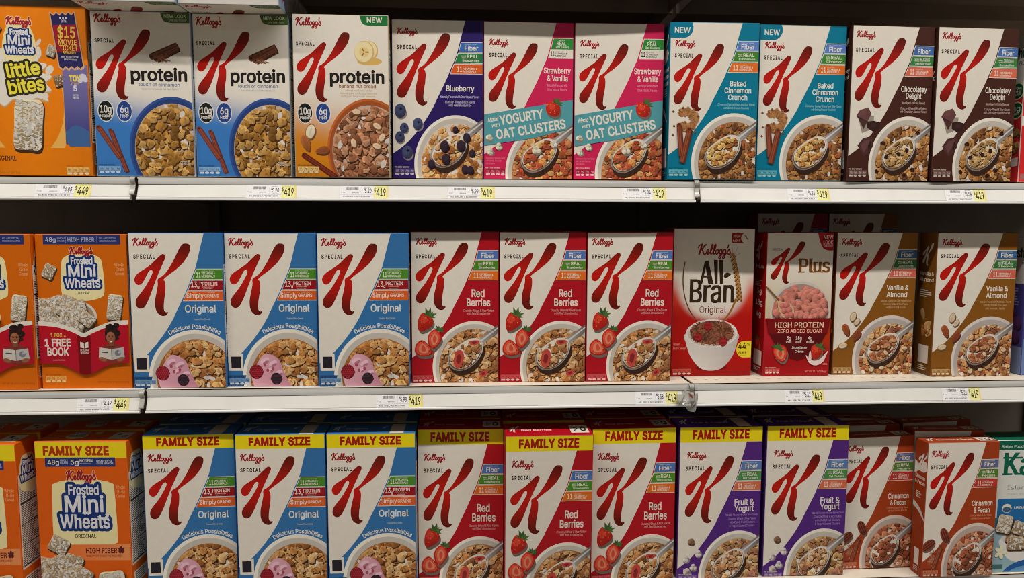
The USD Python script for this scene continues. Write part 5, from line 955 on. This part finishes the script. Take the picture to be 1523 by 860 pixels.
# spec, shelf, x, y, yaw, rx, ry, label, short name, how many stand behind it
FRONT = [
 ('T', 1, -.1945, .012, .4, 0, 0, 'orange little bites box with movie ticket panel, left end of the upper shelf', 'the orange box at the left end of the upper shelf', 1),
 ('P', 1, .0222, .0163, 1.0, 0, 0, 'white and blue cinnamon protein box, left of the pair on the upper shelf', 'the left cinnamon protein box', 1),
 ('P', 1, .2268, .0205, -1.9, 0, 0, 'white and blue cinnamon protein box standing beside the banana box', 'the right cinnamon protein box', 2),
 ('N', 1, .4380, .0100, -.5, 0, 0, 'white and gold protein cereal box with banana slices and almonds', 'the banana protein box', 0),
 ('B', 1, .6425, .0330, -.8, 0, 0, 'white and navy cereal box with blueberries around the bowl', 'the blueberry box', 0),
 ('S', 1, .8424, .0345, .5, 0, 0, 'white and pink cereal box with teal oat clusters banner, beside the blueberry box', 'the left pink oat cluster box', 0),
 ('S', 1, 1.0430, .0300, -2.0, 0, 0, 'white and pink cereal box with teal oat clusters banner, beside the teal boxes', 'the right pink oat cluster box', 0),
 ('C', 1, 1.2499, .0079, -1.1, 0, 0, 'white and teal baked cinnamon crunch box, left of the two teal boxes', 'the left teal box', 1),
 ('C', 1, 1.4529, .0148, .5, 0, 0, 'white and teal baked cinnamon crunch box standing next to the chocolate boxes', 'the right teal box', 0),
 ('H', 1, 1.6572, .0090, 2.2, 0, 0, 'white and dark brown chocolate cereal box, left of the two beside the teal box', 'the left chocolate box', 0),
 ('H', 1, 1.8550, .0095, 2.4, 0, 0, 'white and dark brown chocolate cereal box, right of the two', 'the right chocolate box', 0),
 ('X', 1, 2.083, .0300, 0, 0, 0, 'red and white box with round green badges at the upper right edge', 'the red and white box', 0),
 ('M', 2, -.3255, .0217, 0, 0, 0, 'orange free book wheat cereal box at the left end of the middle shelf', 'the leftmost orange free book box', 1),
 ('M', 2, -.1275, .0280, -1.2, 0, 0, 'orange free book wheat cereal box standing beside the blue and white boxes', 'the right orange free book box', 1),
 ('O', 2, .0739, .0224, -.6, 0, 0, 'blue and white original box on the middle shelf, beside the orange box', 'the left blue original box', 2),
 ('O', 2, .2743, .0280, -1.5, 0, 0, 'blue and white original box on the middle shelf, middle one of three', 'the middle blue original box', 2),
 ('O', 2, .4766, .0200, .4, 0, 0, 'blue and white original box on the middle shelf, beside the red boxes', 'the right blue original box', 2),
 ('R', 2, .6783, .0470, -.4, 0, 0, 'red and white strawberry box on the middle shelf, beside the blue boxes', 'the left red berries box', 2),
 ('R', 2, .8779, .0450, -1.3, 0, 0, 'red and white strawberry box on the middle shelf, middle one of three', 'the middle red berries box', 2),
 ('R', 2, 1.0777, .0420, -.7, 0, 0, 'red and white strawberry box on the middle shelf, beside the bran box', 'the right red berries box', 2),
 ('A', 2, 1.2895, .0900, .9, 0, 0, 'red and white bran cereal box with white bowl and yellow fiber badge', 'the bran box', 0),
 ('L', 2, 1.4940, .0800, .6, 0, 0, 'narrow red and white high protein cereal box with pink cereal balls', 'the narrow high protein box', 0),
 ('V', 2, 1.6868, .0880, -1.2, 0, 0, 'golden brown vanilla almond box standing beside the narrow red box', 'the left vanilla almond box', 0),
 ('V', 2, 1.9142, .0560, -.5, 0, 0, 'golden brown vanilla almond box set forward, showing its brown side', 'the right vanilla almond box', 0),
 ('Y', 2, 2.145, .0620, 0, 0, 0, 'white and purple cereal box cut by the right edge of the middle shelf', 'the purple box', 0),
 ('MF', 3, -.3770, .0100, -1.5, 0, 0, 'orange family size mini wheat box at the left end of the bottom shelf', 'the leftmost orange family size box', 1),
 ('MF', 3, -.1463, .0218, -2.6, 0, 0, 'orange family size wheat box beside the blue family size boxes', 'the right orange family size box', 1),
 ('OF', 3, .0831, .0296, 1.5, 0, 0, 'blue family size original box on the bottom shelf, leftmost of three', 'the left blue family size box', 1),
 ('OF', 3, .2869, .0195, -.5, 0, 0, 'blue family size original box on the bottom shelf, middle one of three', 'the middle blue family size box', 1),
 ('OF', 3, .4888, .0146, -.7, 0, 0, 'blue family size original box on the bottom shelf, rightmost of three beside the red one', 'the right blue family size box', 1),
 ('RF', 3, .6897, .0430, -1.3, 0, 0, 'red family size strawberry box on the bottom shelf, beside the blue ones', 'the left red family size box', 1),
 ('RF', 3, .8889, .0040, .3, 3.4, 0, 'red family size strawberry box leaning forward, the lowest of the three', 'the leaning red family size box', 2),
 ('RF', 3, 1.0923, .0296, 1.2, 0, 0, 'red family size strawberry box on the bottom shelf, beside the purple ones', 'the right red family size box', 2),
 ('F', 3, 1.2985, .0300, .4, 0, 0, 'purple family size fruit yogurt box beside the red family size boxes', 'the left purple family size box', 1),
 ('F', 3, 1.5072, .0310, -.6, 0, 0, 'purple family size fruit yogurt box beside the rust colored boxes', 'the right purple family size box', 1),
 ('CP', 3, 1.7010, .0560, .3, 0, -1.2, 'white and rust cinnamon pecan box tilted against the purple family size box', 'the tilted cinnamon pecan box', 0),
 ('CP', 3, 1.8745, .0060, 1.0, 0, 0, 'white and rust cinnamon pecan box standing forward at the right of the bottom shelf', 'the forward cinnamon pecan box', 0),
 ('W', 3, 2.0660, .0200, 0, 0, 0, 'white cereal box with green top band and blue panel, right end of the bottom shelf', 'the green topped white box', 0),
]
GR = {1: R1, 2: R2, 3: R3}; rb = random.Random(12)
for k, row, x, y, rz, rx, ry, label, short, nb in FRONT:
    z = SHZ[row] + .0002; w = SPEC[k]['w']
    if ry: z += abs(math.sin(math.radians(ry))) * w / 2
    put(k, x, y, z, label, GR[row], rz, rx, ry)
    d, yy = SPEC[k]['d'], y
    for j in range(nb):
        yy += d + rb.uniform(.006, .014); ord_ = ('directly behind', 'two places behind', 'three places behind')[j]
        tilt = rb.choice((-1, 0, 1)) * rb.uniform(.1, .35) if row == 2 else 0
        put(k, x + rb.uniform(-.003, .003), yy + (.012 if rx else 0), SHZ[row] + .0002 + abs(math.sin(math.radians(tilt))) * w / 2, f'cereal box {ord_} {short}', GR[row], rb.uniform(-.6, .6) * .5, 0, tilt)
# two boxes laid flat, face down, over the protein boxes and reaching out past them
for x, oh, rz, lab in ((.015, .052, .5, 'cereal box laid flat face down on the left cinnamon protein box'), (.2235, .042, -.3, 'cereal box laid flat face down on the right cinnamon protein box')):
    put('P', x, -oh + SPEC['P']['h'] - .0, SHZ[1] + SPEC['P']['h'] + .0015, lab, R1, rz, 90, 0)
# odd cartons standing high at the back of the middle shelf, on cartons lying flat
for k, x, lab in (('R', 1.60, 'left dim cereal box standing high at the back of the middle shelf'), ('V', 1.80, 'right dim cereal box standing high at the back of the middle shelf')):
    put('CP', x, .50, SHZ[2] + .0012, 'cereal box lying flat under the ' + lab.split(' at the')[0], R2, 0, 90, 0)
    put(k, x, .36, SHZ[2] + .0485, lab, R2, 0, 0, 0)
for x, y, ry, lab in ((1.702, .122, -1.0, 'cinnamon pecan box tilted in the dark behind the tilted rust box'), (1.874, .064, .6, 'cinnamon pecan box tilted behind the forward rust box'), (1.708, .185, 1.6, 'small rust box leaning at the back right of the bottom shelf'), (1.905, .142, -1.6, 'small rust box leaning behind the green topped white box')):
    put('CP', x, y, SHZ[3] + .0002 + abs(math.sin(math.radians(ry))) * .087, lab, R3, 0, 0, ry, (1, 1, 1.03))

# ------------------------------------------------------------------ the gondola
def rail_profile():
    return [(.0125, .0465), (.012, .044), (.0105, .0405), (.0105, .0345), (.0122, .0335), (.0012, .0062), (-.0012, .0058), (-.0016, .003), (0, .0004), (.004, 0), (.006, .004), (.014, .030), (.0165, .0465)]
def extrude_x(prof, x0, x1):
    m = trimesh.creation.extrude_polygon(Polygon(prof).buffer(0), x1 - x0, engine='earcut')   # (y, z) profile, extruded along local z
    v = m.vertices.copy(); m.vertices = np.c_[v[:, 2] + x0, v[:, 0], v[:, 1]]; m.invert(); m.fix_normals(); return m
def shelf(x0, x1, z, label, group, yo=0., holes=True):
    t = thing('store_shelf', label, 'shelf', ((x0 + x1) / 2, yo, z), group=group); L = (x1 - x0) / 2
    a, b = -L + .004, L - .004
    deck = sbox(a, .0125, b, .50)
    if holes:
        hs = []
        for k in range(int((b - a) / .0254)):
            xx = a + .012 + k * .0254
            for yy in (.052, .10, .148): hs.append(affinity.translate(affinity.skew(sbox(0, 0, .008, .0055), -35), xx, yy))
        deck = deck.difference(unary_union(hs))
    m = trimesh.creation.extrude_polygon(deck, .0022, engine='earcut'); m.apply_translation((0, 0, LIP - .0022)); obj(t, 'deck', m, M_SHELF)
    obj(t, 'deck_pan', boxmesh(a, b, .020, .50, LIP - .0075, LIP - .0062), M_UNDER)
    for yy in (.022, .26, .496): obj(t, 'support_rib', boxmesh(a, b, yy - .004, yy + .004, .008 if yy < .3 else .015, LIP - .0076), M_UNDER)
    for xx in (a + .01, b - .01): 
        P = Polygon([(.03, .042), (.50, .042), (.50, .004), (.03, .016)]); obj(t, 'bracket', extrude_x(list(P.exterior.coords)[:-1], xx - .0015, xx + .0015), M_UNDER)
    nose = [(.0125, LIP), (.0125, LIP - .004), (.0175, LIP - .0068), (.02, LIP - .0068), (.02, LIP - .0024), (.0135, LIP - .0001)]
    obj(t, 'deck_nose', extrude_x(nose, a, b), M_SHELF)
    obj(t, 'price_rail', extrude_x(rail_profile(), a + .002, b - .002), M_RAIL, smooth=30)
    def strip(f0, f1, off, th):
        p0, p1 = np.array([.0122, .0335]), np.array([.0012, .0062]); n = np.array([-.93, .37]); A_, B_ = p0 + (p1 - p0) * f0 + n * off, p0 + (p1 - p0) * f1 + n * off
        return [tuple(A_), tuple(B_), tuple(B_ + n * th), tuple(A_ + n * th)]
    obj(t, 'rail_insert', extrude_x(strip(.03, .97, .0001, .0004), a + .003, b - .003), M_STRIP)
    obj(t, 'rail_bead', extrude_x([(-.0018, .0006), (-.0028, .0022), (-.0026, .0052), (-.0012, .0060), (.0002, .0058), (-.0004, .0006)], a + .002, b - .002), M_BEAD)
    P = LineString(spline([(.0150, .0492), (.0085, .0490), (.0030, .0450), (.0035, .0390), (.0075, .0340), (.0030, .0230), (-.0020, .0140), (-.0005, .0120)], False, 4)).buffer(.0007, 2)
    obj(t, 'end_clip', extrude_x(list(P.exterior.coords)[:-1], b - .0035, b + .0065), M_CLIP, smooth=40)
    obj(t, 'end_cap', extrude_x([(.004, .012), (.0135, .040), (.0175, .044), (.018, .010), (.008, .001)], b - .002, b - .0005), M_POST)
    return t
J = [(-1.219, 0), (0, 1.219), (1.219, 2.438)]
for row, z, g in ((0, Z1 + GAP, 'top'), (1, Z1, 'upper'), (2, Z1 - GAP, 'middle'), (3, Z1 - GAP - GAP3, 'bottom')):
    for (a, b), side in zip(J, ('left', 'central', 'right')):
        shelf(a, b, z, f'{side} section of the cream metal {g} shelf with white price rail', f'{g} shelf sections', -.030 if row == 0 else 0, holes=row == 2)
def struct(name, mesh, m, label=None):
    p = obj(None, name, mesh, m); setmeta(p, label, None, None, 'structure'); return p
struct('wall_back', boxmesh(-1.9, 3.1, .515, .53, 0.06, Z1 + 1.1), M_BACK, 'dark back panel of the shelving')
struct('floor', boxmesh(-4.5, 6, -6, .53, -.05, 0), M_FLOOR, 'pale vinyl shop floor')
struct('trim_1', boxmesh(-1.9, 3.1, .02, .515, 0.0, .06), M_BACK, 'dark kick plate of the shelving')
for k, x in enumerate((-1.219, 0, 1.219, 2.438)):
    m = boxmesh(x - .016, x + .016, .501, .5149, .06, Z1 + 1.1); t = obj(None, 'shelf_post', m, M_POST)
    setmeta(t, ('upright post behind the far left shelf joint', 'upright post behind the left shelf joint', 'upright post behind the right shelf joint', 'upright post behind the far right shelf joint')[k], 'post', 'shelf upright posts')

# ------------------------------------------------------------------ price tags
def tag_frame(V, z):
    """(x, ., v) print plane -> on the sloping rail insert: v measured from the tag's bottom."""
    p0 = np.array([.0012, .0062]); u = np.array([.0110, .0273]); u /= np.linalg.norm(u); n = np.array([-u[1], u[0]])
    q = p0[None] + u[None] * V[:, 2:3] + n[None] * (.0009 - V[:, 1:2]); return np.c_[V[:, 0], q[:, 0], q[:, 1]]
BK = ink(38, 34, 28)
def price_tag(x, z, wid, old, new, desc, label, ylw=None):
    t = thing('price_tag', label, 'price tag', (x, 0, z), group='price tags on the shelf rails')
    hgt = .0285; ww, yw = wid * .70, wid * .30
    for nm, w, x0 in (('paper_label', ww, -wid / 2), ('sale_label', yw, wid / 2 - yw)):
        A = Art(hgt / w); A.panel = sbox(0, 0, 1, A.asp); s = lambda v: v / w
        if nm == 'paper_label':
            A.poly(nm, A.panel, ink(222, 220, 216)); A.poly(nm + '/rule', sbox(0, s(.0205), 1, s(.0209)), ink(150, 146, 142)); A.poly(nm + '/rule', sbox(.655, 0, .66, s(.0205)), ink(160, 156, 152))
            rng = np.random.default_rng(int(x * 1000) % 997 + 5); xx = .2
            while xx < .55:
                bw = rng.uniform(.004, .014); A.poly(nm + '/barcode', sbox(xx, s(.0025), xx + bw, s(.0085)), BK); xx += bw + rng.uniform(.004, .011)
            A.text(nm + '/lettering', '7 oz', .04, s(.0165), s(.003), BK, w=.12); A.text(nm + '/lettering', '38000', .36, s(.0165), s(.0018), BK, True, w=.2)
            A.text(nm + '/lettering', 'UNIT PRICE', .71, s(.0032), s(.0014), BK, w=.18); A.text(nm + '/lettering', '$', .70, s(.0095), s(.0045), BK, True); A.text(nm + '/lettering', old, .745, s(.0158), s(.0098), BK, True, w=.19); A.text(nm + '/lettering', 'per item', .74, s(.019), s(.0014), BK, w=.16)
            A.text(nm + '/lettering', desc, .5, s(.0258), s(.0032), BK, True, w=.80, al='c')
        else:
            A.poly(nm, A.panel, ink(222, 210, 140)); A.poly(nm, sbox(.86, 0, 1, A.asp), ink(222, 196, 120))
            A.text(nm + '/lettering', 'SALE PRICE', .22, s(.0035), s(.0013), BK, w=.4); A.text(nm + '/lettering', '$', .03, s(.0125), s(.0085), BK, True, w=.13); A.text(nm + '/lettering', new[0], .18, s(.0232), s(.0175), BK, True, w=.24); A.text(nm + '/lettering', new[1:], .45, s(.0232), s(.0175), BK, True, w=.38)
        A.build(t, w, hgt, 0, None, mapf=lambda V, x0=x0, w=w: tag_frame(V + [x0 + w / 2, 0, 0], z))
    return t
def tagx(px, row):      # rail position (metres) measured from the joints at 0 and 1.219 m
    a, b = ((197.7, 1041.5) if row == 1 else (213.5, 1025.0)); return (px - a) / (b - a) * 1.219
for row, x0, x1, old, new, desc, near in (
    (1, 57, 136, '4.85', '449', 'KEL MINI WHEATS LITTLE BITES', 'under the orange box of the upper shelf'),
    (1, 359, 432, '5.20', '419', 'KEL SPECIAL K PROTEIN CINN', 'under the cinnamon protein boxes'),
    (1, 496, 568, '5.20', '419', 'KEL SPECIAL K PROTEIN BANANA', 'under the banana protein box'),
    (1, 657, 728, '5.99', '419', 'KEL SPECIAL K BLUEBERRY', 'under the blueberry box'),
    (1, 923, 992, '5.04', '419', 'KEL SPECIAL K OAT CLUSTERS', 'under the right pink box'),
    (1, 1184, 1251, '5.36', '419', 'KEL SPECIAL K CINN CRUNCH', 'under the right teal box'),
    (1, 1439, 1506, '5.54', '419', 'KEL SPECIAL K CHOC DELIGHT', 'under the right chocolate box'),
    (2, 120, 193, '4.49', '449', 'KEL MINI WHEATS ORIG', 'under the orange free book box'),
    (2, 548, 617, '6.98', '419', 'KEL SPEC K ORIGINAL', 'under the right blue original box'),
    (2, 937, 1003, '5.38', '419', 'KEL SPEC K RED BERRIES', 'under the right red berries box by the torn flap'),
    (2, 1169, 1231, '5.32', '419', 'KEL SPECIAL K PLUS', 'under the narrow high protein box'),
    (2, 1420, 1482, '5.26', '419', 'KEL SPEC K VAN ALMOND', 'under the right vanilla almond box')):
    a, b = tagx(x0, row), tagx(x1, row)
    sw = 1.0 + .012 * ((a + b) / 2)
    price_tag((a + b) / 2, Z1 if row == 1 else Z1 - GAP, b - a, old, new, desc, f'price tag reading {new[0]}.{new[1:]} {near}')
# the torn clear flap of the rail cover, middle shelf
P = []
for u in np.linspace(0, 1, 9):
    for v in np.linspace(0, 1, 7):
        P.append((u * .030 + .004 * math.sin(v * 4), -.004 - .022 * u * (1 - .4 * v) - .004 * math.sin(u * 9 + v * 5), .036 - v * (.030 + .016 * u) + .004 * math.sin(u * 7)))
P = np.array(P); F = []
for i in range(8):
    for j in range(6): q = i * 7 + j; F.append((q, q + 7, q + 8, q + 1))
V2 = P + [0, .0006, .0003]; n = len(P)
F2 = [tuple(k + n for k in f[::-1]) for f in F]
t = thing('rail_cover', 'torn clear plastic flap curling off the middle price rail at the right joint', 'plastic cover', (1.190, .0, Z1 - GAP))
obj(t, 'flap', (np.vstack([P, V2]), np.array(F + F2)), M_CLEAR, smooth=True)
obj(t, 'rail_lip', boxmesh(-.012, .004, -.0060, -.0054, .008, .030), M_CLEAR)
